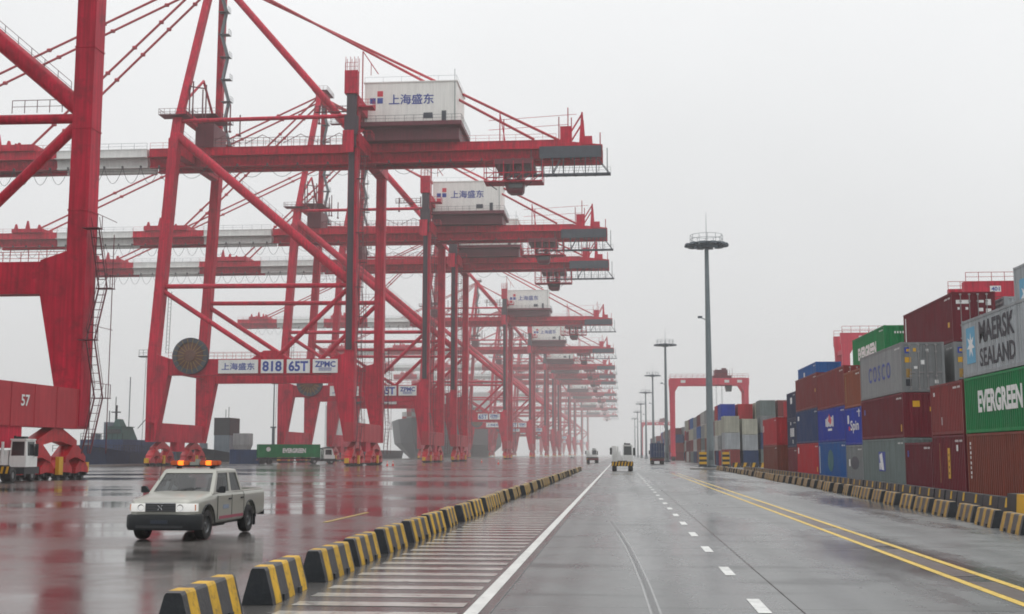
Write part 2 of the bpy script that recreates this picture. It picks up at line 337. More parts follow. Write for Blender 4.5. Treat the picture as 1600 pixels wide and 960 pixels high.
# ------------------------------------------------------------------ quay crane
def sh(o, dz): o.location.z += dz; return o
def crane_proto(loc, label):
    T = thing('quay_crane', loc, label, 'crane', group='red quay cranes along the berth')
    # legs: rectangular sections (z, x0, x1, yc)
    def leg(secs, sgn, m=RED, d=1.0):
        b = MB(); b.loft([[(x0, sgn*(yc-d), z), (x1, sgn*(yc-d), z), (x1, sgn*(yc+d), z), (x0, sgn*(yc+d), z)] for z, x0, x1, yc in secs])
        for za in (22.0, 29.0, 36.0, 43.0, 50.0):
            for (z, x0, x1, yc), (z2, x02, x12, yc2) in zip(secs[:-1], secs[1:]):
                if z <= za < z2:
                    t = (za-z)/(z2-z); a0, a1, yy = x0+(x02-x0)*t, x1+(x12-x1)*t, yc+(yc2-yc)*t
                    b.box(a0-0.05, a1+0.05, min(sgn*(yy-d-0.05), sgn*(yy+d+0.05)), max(sgn*(yy-d-0.05), sgn*(yy+d+0.05)), za, za+0.12)
        return b.build('leg', m, T)
    for s in (-1, 1):
        w = leg([(4.2,-34.5,-32.9,12), (14.4,-34.6,-31.1,12), (15.4,-34.6,-30.9,12), (17.9,-34.6,-30.9,12), (18.6,-34.6,-33.0,12), (30,-33.9,-32.3,11.8), (54,-32.6,-31.0,11.2), (60,-32.2,-30.7,10.4)], s)
        b = MB(); b.loft([[(x-.6, s*(y-.6), z),(x+.6, s*(y-.6), z),(x+.6, s*(y+.6), z),(x-.6, s*(y+.6), z)] for z, x, y in ((60,-31.45,10.4), (90.5,-28.6,2.4))]); b.build('upper_leg', RED, T)
        l = leg([(4.2,-0.8,0.8,12), (14.4,-2.9,0.8,12), (15.4,-3.1,0.8,12), (17.9,-3.1,0.8,12), (18.6,-0.9,0.8,12), (62.5,-0.8,0.8,12)], s, d=0.95)
        # dark cable/lift channel on the leg
        if s < 0: b = MB(); b.box(-0.72, 0.30, s*12-1.12, s*12-0.94, 19.2, 53.5); b.build('lift_guide', mat('lift_guide_dark', (0.045,0.022,0.035), 0.5, var=0.2, scale=0.5, streak=0.3), l)
        b = MB(); b.box(-32.9, -0.7, s*12-0.75, s*12+0.75, 15.1, 17.8); pb = b.build('portal_beam', RED, T)
        b = MB(); b.rail([(-31, s*12-0.9, 17.8), (-1, s*12-0.9, 17.8)], 1.1, 1.6); b.rail([(-31, s*12+0.9, 17.8), (-1, s*12+0.9, 17.8)], 1.1, 1.6); b.build('handrail', REDP, pb)
        b = MB(); b.tube((-33.2, s*11.8, 30.3), (-0.6, s*12, 30.1), 0.42, 10); tb = b.build('tie_beam', RED, T, smooth=40)
        b = MB(); b.rail([(-6.5, s*12-0.35, 30.6), (-1, s*12-0.35, 30.6)], 1.1, 1.1); b.build('handrail', DRED, tb)
        b = MB(); b.tube((-31.5, s*10.6, 59.5), (-0.6, s*12, 59.3), 0.36, 10); b.build('tie_beam', RED, T, smooth=40)
        for (p, q) in (((-32.8, 29.6), (-14.6, 17.9)), ((-0.9, 29.4), (-12.8, 17.9))):
            b = MB(); b.tube((p[0], s*11.9, p[1]), (q[0], s*12, q[1]), 0.42, 10); b.build('brace', RED, T, smooth=40)
        b = MB(); b.prism([(-17.2,17.7),(-10.2,17.7),(-12.6,19.2),(-14.8,19.2)], 'y', s*12-0.3, s*12+0.3); b.build('gusset', RED, T)
        b = MB(); b.tube((-31.6, s*11.1, 57.0), (-0.6, s*12, 30.9), 0.78, 12)
        o = b.build('diagonal_brace', RED, T, smooth=40); o['side'] = s
        b = MB(); b.rail([(-30.3, s*11.1-0.1, 56.6), (-1.5, s*12-0.1, 32.3)], 1.0, 1.6, 0.03); b.build('handrail', DRED, o)
        b = MB(); b.tube((-28.4, s*2.2, 89.3), (-5.0, s*3.6, 62.2), 0.62, 10); b.build('apex_brace', RED, T, smooth=40)
        b = MB(); b.tube((-28.4, s*2.0, 90), (30.0 + 6*(s > 0), s*2.2, 57.0), 0.24, 6); b.build('backstay', REDP, T)
        for xe, zz in ((-63.0, 57.2), (-101.0, 57.2)):
            b = MB(); b.tube((-28.9, s*1.8, 90.2), (xe, s*2.2, zz), 0.22, 6)
            n = 7
            for i in range(1, n):
                c = Vector((-28.9, s*1.8, 90.2)).lerp(Vector((xe, s*2.2, zz)), i/n); b.cyl(c, 0.36, 'x', 0.7, 6)
            b.build('forestay', REDP, T)
    for X, nm in ((-33.7, 1), (0.0, 2)):
        b = MB(); b.box(X-0.72, X+0.72, -13.0, 13.0, 4.0, 7.2); sb = b.build('sill_beam', RED if nm == 1 else REDP, T)
        for k in range(-3, 4): b = MB(); b.box(X-0.76, X+0.76, k*3.6-0.05, k*3.6+0.05, 3.99, 7.21); b.build('stiffener', RED if nm == 1 else REDP, sb)
        for s in (-1, 1):
            c = s*8.1; B = MB()
            B.prism([(c-0.7,4.0),(c+0.7,4.0),(c+3.4,3.05),(c+3.4,2.5),(c+0.6,2.95),(c-0.6,2.95),(c-3.4,2.5),(c-3.4,3.05)], 'x', X-0.5, X+0.5)
            bg = B.build('bogie', REDB, T)
            for e in (-3.05, 3.05):
                B = MB(); B.prism([(c+e-0.4,2.65),(c+e+0.4,2.65),(c+e+1.8,1.75),(c+e+1.8,1.3),(c+e+0.3,1.7),(c+e-0.3,1.7),(c+e-1.8,1.3),(c+e-1.8,1.75)], 'x', X-0.62, X+0.62); B.build('equaliser', REDB, bg)
                for e2 in (-1.48, 1.48):
                    B = MB(); y = c+e+e2
                    B.prism([(y-0.35,1.5),(y+0.35,1.5),(y+1.15,0.85),(y+1.15,0.42),(y+0.2,0.55),(y-0.2,0.55),(y-1.15,0.42),(y-1.15,0.85)], 'x', X-0.5, X+0.5); B.build('truck', REDB, bg)
                    for e3 in (-0.68, 0.68):
                        B = MB(); B.cyl((X, y+e3, 0.36), 0.36, 'x', 0.5, 14); B.cyl((X, y+e3, 0.36), 0.14, 'x', 1.16, 8); B.build('wheel', DARK, bg)
            B = MB(); B.box(X-0.35, X+0.35, s*14.05-0.22, s*14.05+0.22, 0.5, 1.3); B.build('buffer', YELM, T)
            B = MB(); B.box(X+0.55, X+0.85, c-0.35, c+0.35, 0.35, 1.75); B.build('rail_clamp', YELM, T)
        B = MB(); B.box(X-0.6, X+0.6, -2.0, 2.0, 2.4, 4.0); B.build('storm_anchor', RED, T)
    b = MB(); b.box(-1.0, 1.0, -13.2, 13.2, 53.7, 56.3); b.build('cross_beam', RED, T)
    b = MB(); b.box(-0.9, 0.9, -13, 13, 60.6, 62.6); b.build('cross_beam', RED, T)
    b = MB(); b.box(-32.8, -31.2, -11.6, 11.6, 53.7, 56.3); b.build('cross_beam', RED, T)
    b = MB(); b.box(-34.2, -33.0, -11.5, 11.5, 16.0, 17.6); b.build('cross_beam', RED, T)
    b = MB(); b.box(-32.0, -30.6, -10.4, 10.4, 60.4, 61.8); b.build('cross_beam', RED, T); b = MB(); b.box(-29.6,-27.4,-3.0,3.0,89.0,91.2); b.build('apex_beam', RED, T)
    for s in (-1, 1):
        b = MB(); b.tube((0, s*12, 56), (0, 0, 60.8), 0.3, 6); b.build('frame_bracing', RED, T); b = MB(); b.tube((-31.4, s*10.4, 62), (-31.0, 0, 70), 0.25, 6); b.build('frame_bracing', RED, T)
    # boom: twin girders with inward sloping lower webs
    def girders(x0, x1, z1=56.6, ze=None):
        b = MB()
        for s in (-1, 1):
            sec = [(-0.22,53.5),(0.22,53.5),(0.55,54.95),(0.85,55.1),(0.85,z1),(-0.85,z1),(-0.85,55.1),(-0.55,54.95)]
            yc = s*2.1
            b.loft([[(x0, yc+u, v) for u, v in sec], [(x1, yc+u, v if not ze or v < 55.5 else ze) for u, v in sec]])
            b.box(x0, x1, yc-0.95, yc+0.95, z1+0.003, z1+0.12) if not ze else None
            b.box(x0, x1, yc-0.5, yc+0.5, 53.3, 53.6); b.box(x0+0.02, x1-0.02, min(yc+s*0.8, yc+s*1.75), max(yc+s*0.8, yc+s*1.75), 54.98, 55.08)
        n = max(1, int((x1-x0)/3.2))
        for i in range(n+1):
            c = x0+0.1+i*(x1-x0-0.2)/n
            for s in (-1, 1): b.box(c-0.05, c+0.05, s*2.1-0.89, s*2.1+0.89, 55.12, z1-0.01 if not ze else 55.65)
        n = max(1, int((x1-x0)/9))
        for i in range(n): c = x0+(i+0.5)*(x1-x0)/n; b.box(c-0.25, c+0.25, -1.4, 1.4, 55.6, 56.4)
        return b
    segs = [(-39.6, 34.0, RED), (-57.0, -40.0, BOOMW), (-75.0, -57.02, RED), (-94.5, -75.02, BOOMW), (-111.0, -94.52, RED)]
    for i, (x0, x1, m) in enumerate(segs):
        g = girders(x0, x1).build('girder' if i == 0 else 'boom_section', m, T)
        b = MB()
        for y in (-2.9, 2.9): b.rail([(x0+0.1, y, 56.7), (x1-0.1, y, 56.7)], 1.1, 2.4, 0.035)
        b.build('handrail', REDP if m is RED else GALV, g)
    g = girders(34.02, 42.0, 56.6, 55.7).build('girder', RED, T)
    for base_, lst in (((-72, -61, -3.6, 3.6, 58.55, 59.7), ((-66, 2.0), (-68, 3.2), (-71, 2.2), (-64, 1.6), (-62, 1.2))), ((-106, -98, -3.6, 3.6, 58.55, 59.5), ((-99, 2.0), (-102, 3.0), (-105, 2.2)))):
      b = MB(); b.box(*base_)
      for x, hh in lst:
        b.prism([(x-0.8, 58.5), (x+0.8, 58.5), (x+0.15, 58.5+hh), (x-0.15, 58.5+hh)], 'y', -3.4, -3.0); b.prism([(x-0.8, 58.5), (x+0.8, 58.5), (x+0.15, 58.5+hh), (x-0.15, 58.5+hh)], 'y', 3.0, 3.4)
      sh(b.build('stay_anchor', RED, T), -1.8)

    # festoon loops hanging below the near girder
    b = MB()
    x = -109.0
    while x < 40:
        w = 3.4 if x < -36 else (5.5 if x < 22 else 1.7); d = 3.0 if x < -36 else (2.3 if x < 22 else 3.4)
        b.poly([(x+w*i/8, -4.2, 54.1 - d*(1-((i-4)/4.0)**2)) for i in range(9)], 0.045, 4); b.box(x-0.12, x+0.12, -4.4, -4.0, 53.9, 54.3)
        x += w
    sh(b.build('festoon_cable', CABLE, T), -0.75).location.y = 1.0
    # machinery house
    b = MB(); b.box(0.3, 16.6, -5.6, 5.2, 59.7, 66.95); hw = b.build('machinery_house', HOUSEW, T)
    b = MB(); b.box(0.1, 16.8, -5.75, 5.35, 66.95, 67.13); b.build('roof', HOUSEW, hw)
    b = MB(); b.rail([(0.3,-5.6,67.13),(16.6,-5.6,67.13),(16.6,5.2,67.13)], 0.9, 3.2, 0.025, False); b.tube((16.3,-5.65,59.7),(16.3,-5.65,69.2),0.06,4); b.build('handrail', GALV, hw)
    b = MB(); b.box(10.8, 12.4, -5.68, -5.595, 60.4, 61.4); b.build('vent', SLATE, hw); b = MB(); b.box(14.0, 14.8, -5.66, -5.595, 59.75, 61.7); b.build('door', SLATE, hw)
    lettering(hw, '上海盛东', (8.6, -5.63, 63.9), 7.9, 1.8, (1,0,0), (0,0,1), BLUEL, 0.008)
    for (x, z, m) in ((1.75,63.75,BLUEL),(1.75,62.5,REDL),(3.05,65.0,REDL),(3.05,63.75,BLUEL)):
        b = MB(); b.box(x-0.5, x+0.5, -5.64, -5.598, z-0.52, z+0.48); b.build('emblem', m, hw)
    b = MB(); b.box(-0.8, 17.6, -6.6, 6.0, 58.95, 59.68); b.box(0,17,-5,5,56.73,58.94); pf = b.build('house_platform', DRED, T)
    b = MB(); b.rail([(-0.8,-6.55,59.68),(17.6,-6.55,59.68),(17.6,5.9,59.68)], 1.1, 1.7, 0.035); b.build('handrail', SLATE, pf)
    # tower with lift head and cabinets on the near landside leg
    b = MB(); b.box(-1.0, 0.6, -13.9, -12.97, 53.5, 66.0); b.box(-1.3,0.9,-14.3,-12.96,55.6,58.8); tw = b.build('lift_tower', MATS['lift_guide_dark'], T)
    b = MB(); b.box(-1.35, 0.9, -14.35, -12.98, 62.6, 66.6); b.box(-1.5, 0.4, -14.4, -14.301, 52.4, 56.2); b.build('cabinet', RED, tw)
    b = MB()
    for x in (-1.2,-0.4,0.3,0.9):
        b.tube((x,-14.2,66.4),(x,-14.2,69.0),0.06,4); b.tube((x,-13.1,66.4),(x,-13.1,69.0),0.06,4)
    b.rail([(-1.3,-14.2,66.6),(0.9,-14.2,66.6)],1.4,0.8,0.04); b.tube((0.0,-6.2,59.7),(0.0,-6.2,72.6),0.12,5); b.tube((0.0,-6.2,72.6),(2.8,-6.2,68.4),0.09,5); b.tube((1.5,-6.2,68.2),(1.5,-6.2,70.4),0.07,5); b.build('mast', REDP, T)
    b = MB(); b.box(0.9, 3.4, -13.6, -11.2, 60.4, 60.6); b.rail([(0.9,-13.6,60.6),(3.4,-13.6,60.6),(3.4,-11.2,60.6)],1.1,0.8,0.04); b.box(0.9,1.1,-14.4,-13,54.4,54.6); b.rail([(0.9,-13.9,55),(3.3,-13.9,55),(3.3,-11.5,55)],1.1,0.8,0.04); b.build('landing', RED, T)
    # backreach end: dark panel, cabinet, A-frame, hanging catwalk
    b = MB(); b.box(31.0, 41.8, -3.98, -3.86, 53.2, 55.3); b.build('end_panel', SLATE, T)
    b = MB(); b.box(34.6, 36.6, -3.0, -1.2, 57.9, 60.9); b.box(38.5,40.2,-3.2,3.2,57.5,59.0); eq = sh(b.build('cabinet', RED, T), -1.8)
    b = MB()
    for y in (-2.7, 2.7): b.prism([(37.9,57.6),(39.0,57.6),(38.6,63.4),(38.3,63.4)], 'y', y-0.2, y+0.2); b.tube((35.9,y,58.9),(38.4,y,63.0),0.16,5)
    for x, z in ((34.4,62.6),(36.0,64.2),(36.6,62.4),(24.0,63.6),(24.7,62.4),(41.6,59.6)): b.tube((x,-3.0,58.4 if x < 40 else 57.2),(x,-3.0,z),0.1,5)
    b.tube((24.0,-3.0,63.4),(24.9,-3.0,58.5),0.09,5); b.tube((22,-3.0,62.2),(37.5,-3.0,63.0),0.05,4); b.tube((22,-3.0,60.5),(36,-3.0,61.2),0.05,4); sh(b.build('end_frame', RED, T), -1.8)
    b = MB()
    for y in (-4.3, -3.1):
        b.beam((25.8,y,51.6),(43.4,y,51.6),0.14,0.3)
        for i in range(8): x = 29.5+i*1.9; b.tube((x,y,51.6),(x,y,56.4 if y > -4 else 54.6),0.10,4)
        b.tube((33.2,y,51.6),(34.6,y,54.2),0.09,4); b.tube((41.2,y,54.3),(43.2,y,51.7),0.08,4)
    for i in range(18): b.box(25.8+i, 26.3+i, -4.3, -3.1, 51.55, 51.65)
    b.rail([(25.8,-4.35,51.7),(43.4,-4.35,51.7)],1.0,1.9,0.03); sh(b.build('catwalk', SLATE, T), -1.4)
    # trolley and cab
    b = MB(); b.box(23.2,30.0,-4.6,4.6,53.1,54.0); b.box(27.0,27.6,-3.4,3.4,50.5,53.3); b.box(24.6,25.2,-3.4,3.4,50.5,53.3)
    for x in (24, 26, 28, 29.6): b.tube((x,-4.5,49.6),(x,-4.5,54),0.08,4)
    tr = sh(b.build('trolley', DRED, T), -0.9)
    b = MB()                                           # lattice service platform hanging under the tip
    for y in (-4.7, -1.0):
        for z in (50.0, 51.5): b.tube((21.4,y,z),(31.6,y,z),0.11,4)
        for i in range(7): x = 21.4+i*1.7; b.tube((x,y,50.0),(x,y,53.6),0.10,4); b.tube((x,y,50.0),(min(x+1.7,31.6),y,51.5),0.07,4)
    b.box(21.4,31.6,-4.7,-1.0,49.9,50.02); sh(b.build('service_platform', RED, T), -0.9)
    b = MB(); b.loft([[(24.6,-3.6,50.6),(28.4,-3.6,50.6),(28.4,-1.0,50.6),(24.6,-1.0,50.6)],[(25.2,-3.4,48.6),(28.2,-3.4,48.6),(28.2,-1.2,48.6),(25.2,-1.2,48.6)],[(25.9,-3.2,48.1),(27.9,-3.2,48.1),(27.9,-1.4,48.1),(25.9,-1.4,48.1)]]); cb = b.build('operator_cab', DRED, tr)
    b = MB(); b.box(25.6,28.0,-3.64,-3.5,49.0,50.2); b.build('window', GLASSD, cb)
    b = MB(); b.rail([(23.0,-4.6,50.4),(29.6,-4.6,50.4)],1.1,0.9,0.04); b.tube((28.6,-4,49.0),(31.6,-4,51.6),0.09,4); b.tube((22.2,-4.2,49.6),(23.6,-4.2,48.6),0.12,4); b.build('handrail', DARK, tr)
    # cable reel on the portal
    b = MB(); c = (-27.0, -13.3, 18.3)
    b.ringz([(3.05,-0.35),(3.05,-0.25),(2.55,-0.2),(2.55,0.2),(3.05,0.25),(3.05,0.35),(2.3,0.35),(2.3,-0.35),(3.05,-0.35)], 28, 'y', c)
    rl = b.build('cable_reel', SLATE, T)
    b = MB()
    for i in range(18): t = 2*math.pi*i/18; b.tube((c[0],c[1]-0.36,c[2]),(c[0]+2.9*math.cos(t),c[1]-0.4,c[2]+2.9*math.sin(t)),0.05,4)
    b.build('spoke', YELF, rl)
    b = MB(); b.ringz([(0.01,-0.5),(0.9,-0.5),(1.2,-0.3),(2.3,-0.15),(2.3,0.15),(0.01,0.2)], 20, 'y', c); b.build('hub', mat('reel_cable', (0.12,0.05,0.03),0.6,var=0.3,scale=2), rl)
    # sign plates on the near portal beam
    for (x0, x1, s, w, h) in ((-22.3,-15.5,'上海盛东',5.6,1.15),(-15.0,-11.2,'818',3.3,1.75),(-10.6,-6.7,'65T',3.3,1.75),(-6.2,-2.0,'ZPMC',3.5,1.0)):
        b = MB(); b.box(x0, x1, -13.06, -12.96, 15.35, 17.62); pl = b.build('sign_plate', WHITE, T)
        if s == '818': pl['number'] = 1
        lettering(pl, s, ((x0+x1)/2, -13.075, 16.5 if s != 'ZPMC' else 16.8), w, h, (1,0,0), (0,0,1), BLUEL, 0.008 if s[0] == '上' else 0.035)
        if s == 'ZPMC':
            b = MB()
            for z in (15.75, 15.95, 16.13): b.box(-5.2, -3.0, -13.09, -13.061, z, z+0.08)
            b.build('emblem', BLUEL, pl)
    # stair flights and ladder on the landside legs
    for s in (-1, 1):
        b = MB(); y = s*12
        z = 2.0; k = 0
        while z < (49 if s < 0 else 19):
            z2 = z+4.6; ya, yb = (y-1.0, y+1.0) if k % 2 == 0 else (y+1.0, y-1.0)
            for xo in (1.15, 1.85):
                b.beam((xo, ya, z), (xo, yb, z2), 0.06, 0.18); b.tube((xo, ya, z+1.0), (xo, yb, z2+1.0), 0.03, 4)
            for i in range(1, 7): c = i/7; b.box(1.15, 1.85, ya+(yb-ya)*c-0.12, ya+(yb-ya)*c+0.12, z+(z2-z)*c-0.02, z+(z2-z)*c+0.02)
            b.box(0.8, 2.2, min(yb,yb+0.9*(1 if yb>ya else -1)), max(yb,yb+0.9*(1 if yb>ya else -1)), z2-0.06, z2)
            b.tube((2.1, yb, z2), (2.1, yb, z2+1.1), 0.035, 4); b.tube((2.1, y-1.9, z2+1.1), (2.1, y+1.9, z2+1.1), 0.03, 4); b.tube((2.1, y+1.9*(1 if yb>ya else -1), z2), (2.1, y+1.9*(1 if yb>ya else -1), z2+1.1), 0.035, 4)
            for yy in (y-1.7, y+1.7): b.tube((2.0, yy, z), (2.0, yy, z2), 0.04, 4)
            z = z2; k += 1
        b.build('stairway', DRED, T)
    # ladder on the far upper leg and platforms round the boom hinge
    b = MB(); z = 60.0
    for k in range(7):
        x = -29.6 + k*0.12; y = 8.6 - 1.05*k; z2 = z+4.0
        b.beam((x, y, z), (x+1.0, y-0.6, z2), 0.4, 0.55) if k % 2 else b.beam((x+1.0, y, z), (x, y-0.6, z2), 0.4, 0.55)
        b.box(x-0.4, x+1.5, y-1.2, y+0.3, z2, z2+0.08); b.rail([(x+1.5, y-1.2, z2), (x+1.5, y+0.3, z2)], 1.0, 0.7, 0.035); z = z2
    b.build('stairway', GALV, T)
    for (x0,x1,y0,y1,z) in ((-34.4,-29.4,-12.4,-9.6,60.2),(-33.6,-28.6,8.6,11.5,60.2),(-31.6,-27.2,-4,4,62.6),(-9,-3,-4.4,-3.9,62.3),(-8,-1.6,3.5,4.4,62.3),(-30.4,-26.6,-3.6,3.6,91.2)):
        b = MB(); b.box(x0,x1,y0,y1,z,z+0.12); b.rail([(x0,y0,z),(x1,y0,z),(x1,y1,z),(x0,y1,z),(x0,y0,z)],1.1,1.0,0.04); b.build('platform', DRED, T)
    for (x, y, h) in ((-30.2,-9,6.2),(-29.6,-9,6.8),(-28.2,-8,5.6),(-27.6,-8,6.4),(-26.4,0,4.6),(-25.8,0,5.2),(-24.9,3,4.0),(-8.2,-4,3.4),(-2.9,-4,3.6)): b = MB(); b.tube((x,y,60.3),(x,y,60.3+h),0.13,5); b.box(x-0.2,x+0.2,y-0.2,y+0.2,60.2,60.5); b.build('signal_post', DRED, T)
    b = MB(); b.tube((-30.2,-9,66.2),(-27.6,-8,66.0),0.12,5); b.build('signal_rail', DRED, T); b = MB(); b.box(-31,-27.6,-3.4,3.4,56.75,61.0); b.build('hinge_beam', DRED, T)
    b = MB()
    for x in (-29.0,-22,-15,-8): b.tube((x,-4.1,59.0),(x+3.2,-4.1,60.6),0.07,4); b.tube((x+3.2,-4.1,60.6),(x+6.4,-4.1,59.0),0.07,4)
    b.rail([(-28.5,-4.1,58.5),(-2,-4.1,58.5)],1.6,1.1,0.05); sh(b.build('walkway_rail', DRED, T), -1.8).location.y = 1.1
    # hoist ropes from the trolley down to the parked spreader, slack drive cables along the boom
    b = MB()
    for y in (-1.6, 1.6): b.tube((-110.0,y,54.7),(40,y,54.7),0.03,4)
    sh(b.build('trolley_rope', CABLE, T), -0.9)
    # ladder cage on the waterside leg, hanging power cable
    b = MB(); b.tube((-35.0,-12.4,18.5),(-35.3,-12.4,2.0),0.04,4); b.box(-36.2,-34.5,-12.9,-11.6,18.2,18.4); b.rail([(-36.1,-12.9,18.4),(-34.6,-12.9,18.4)],1.0,0.7,0.04)
    for x, y in ((-32.2,-11.0),(-31.7,-11.0)): b.tube((x,y,19.0),(x+0.2,y,29.5),0.05,4)
    for i in range(16): b.tube((-32.2+0.2*i/16,-11.0,19+0.65*i),(-31.7+0.2*i/16,-11.0,19+0.65*i),0.03,4)
    b.build('ladder', DARK, T)
    return T
CR_B = crane_proto((-44.5, 211.0, 0), 'large red quay crane numbered 818 with white machinery house')
def crane_copy(y, label, far=False, detail=True, x=-44.5):
    def keep(p):
        if p.name.startswith('sign_plate') and p.get('number'): return False
        if p.name.startswith('diagonal_brace'): return p['side'] == (1 if far else -1)
        if not detail and p.name.split('.')[0] in ('wheel', 'truck'): return False
        return True
    c = copy_tree(CR_B, None, keep); c['label'] = label; c.location = (x, y, 0); return c
ca = crane_copy(84.5, 'nearest red quay crane, only its leg and portal at left edge', far=True)
for o in [o for o in CR_B.children if o.name.startswith('diagonal_brace') and o['side'] == 1]:
    for k in list(o.children): bpy.data.objects.remove(k)
    bpy.data.objects.remove(o)
lettering(ca, '57', (0.79, 2.0, 5.9), 1.3, 0.85, (0,1,0), (0,0,1), WHITEL, 0.02)
for y, lab, det in ((290, 'second white-housed red quay crane, directly behind crane 818', True), (338, 'red quay crane standing close behind the second one, third boom down', True),
                    (486, 'red quay crane with the fourth boom from top, beyond the gap', True), (622, 'hazy red quay crane with the fifth boom from the top', True),
                    (745, 'hazy red quay crane with the sixth boom from the top', False), (832, 'faded red quay crane with the seventh boom from the top', False), (905, 'faded red quay crane with the eighth boom from the top', False),
                    (1085, 'pale faded quay crane with the ninth boom from the top', False), (1215, 'pale quay crane with the tenth boom from the top', False),
                    (1440, 'very pale quay crane, second farthest along the berth', False), (1700, 'farthest quay crane, a faint outline at the end', False)):
    crane_copy(y, lab, detail=det)

# ------------------------------------------------------------------ high-mast lights
def mast_proto(loc, label):
    T = thing('light_mast', loc, label, 'light mast', group='high-mast lights along the road')
    b = MB(); prev = None
    b.ringz([(0.55,0.25),(0.50,3.0),(0.42,12),(0.34,21),(0.27,30.0)], 12); b.build('pole', GALV, T, smooth=30)
    b = MB(); b.ringz([(0.01,0),(0.95,0),(0.95,0.25),(0.6,0.35),(0.55,0.26)], 12); b.box(-0.28,0.28,-0.62,-0.5,1.0,2.2); b.build('base', GALVD, T)
    b = MB(); b.ringz([(0.3,29.5),(0.9,29.6),(0.9,30.3),(0.3,30.5)], 12)
    n = 12
    for i in range(n):
        t = 2*math.pi*i/n; b.beam((0.3*math.cos(t),0.3*math.sin(t),30.05),(2.3*math.cos(t),2.3*math.sin(t),30.1),0.12,0.16)
    b.ringz([(2.1,30.0),(2.35,30.0),(2.35,30.2),(2.1,30.2),(2.1,30.0)], 24); hd = b.build('head_ring', GALVD, T)
    b = MB()
    for i in range(n):
        t = 2*math.pi*i/n; t2 = 2*math.pi*(i+1)/n
        b.tube((2.2*math.cos(t),2.2*math.sin(t),30.2),(2.2*math.cos(t),2.2*math.sin(t),31.35),0.035,4)
        for z in (31.35, 30.8): b.tube((2.2*math.cos(t),2.2*math.sin(t),z),(2.2*math.cos(t2),2.2*math.sin(t2),z),0.03,4)
    b.build('handrail', GALV, hd)
    for i in range(n):
        t = 2*math.pi*(i+0.5)/n; c, s = math.cos(t), math.sin(t); b = MB()
        P = lambda r, w, z: (r*c-w*s, r*s+w*c, z)
        b.loft([[P(2.0,-0.32,29.75),P(3.0,-0.42,29.85),P(3.0,0.42,29.85),P(2.0,0.32,29.75)],[P(2.05,-0.3,30.2),P(2.9,-0.36,30.15),P(2.9,0.36,30.15),P(2.05,0.3,30.2)]]); lp = b.build('floodlight', GALVD, hd)
    b = MB(); b.tube((0,0,30.3),(0,0,34.6),0.05,5,0.015); b.build('lightning_rod', GALVD, T)
    b = MB(); b.tube((-0.3,0,19.8),(-1.0,0,20.1),0.06,5); b.box(-1.35,-0.75,-0.15,0.15,20.0,20.3); b.build('camera_arm', GALVD, T)
    return T
ML = ['tall grey light mast nearest the camera, at the end of the barriers', 'second grey light mast, beside the left leg of the yard gantry', 'third light mast from the camera, left of the yard gantry', 'fourth light mast from the camera along the road', 'fifth light mast from the camera, pale in the haze', 'sixth light mast from the camera, paler in the haze', 'farthest faint light mast']
m0_ = mast_proto((12.0, 165.0, 0.2), ML[0])
for k, y in enumerate((316, 440, 562, 690, 825, 980)):
    c = copy_tree(m0_); c.location = (11.9, y, 0.0); c['label'] = ML[k+1]
b = MB(); b.prism([(8.9,158),(14.6,158),(14.9,159),(14.9,171),(14.2,172),(10.6,172),(9.4,168)], 'z', -0.03, 0.18); tag(b.build('traffic_island', QUAYC, bevel=0.03), kind='structure')

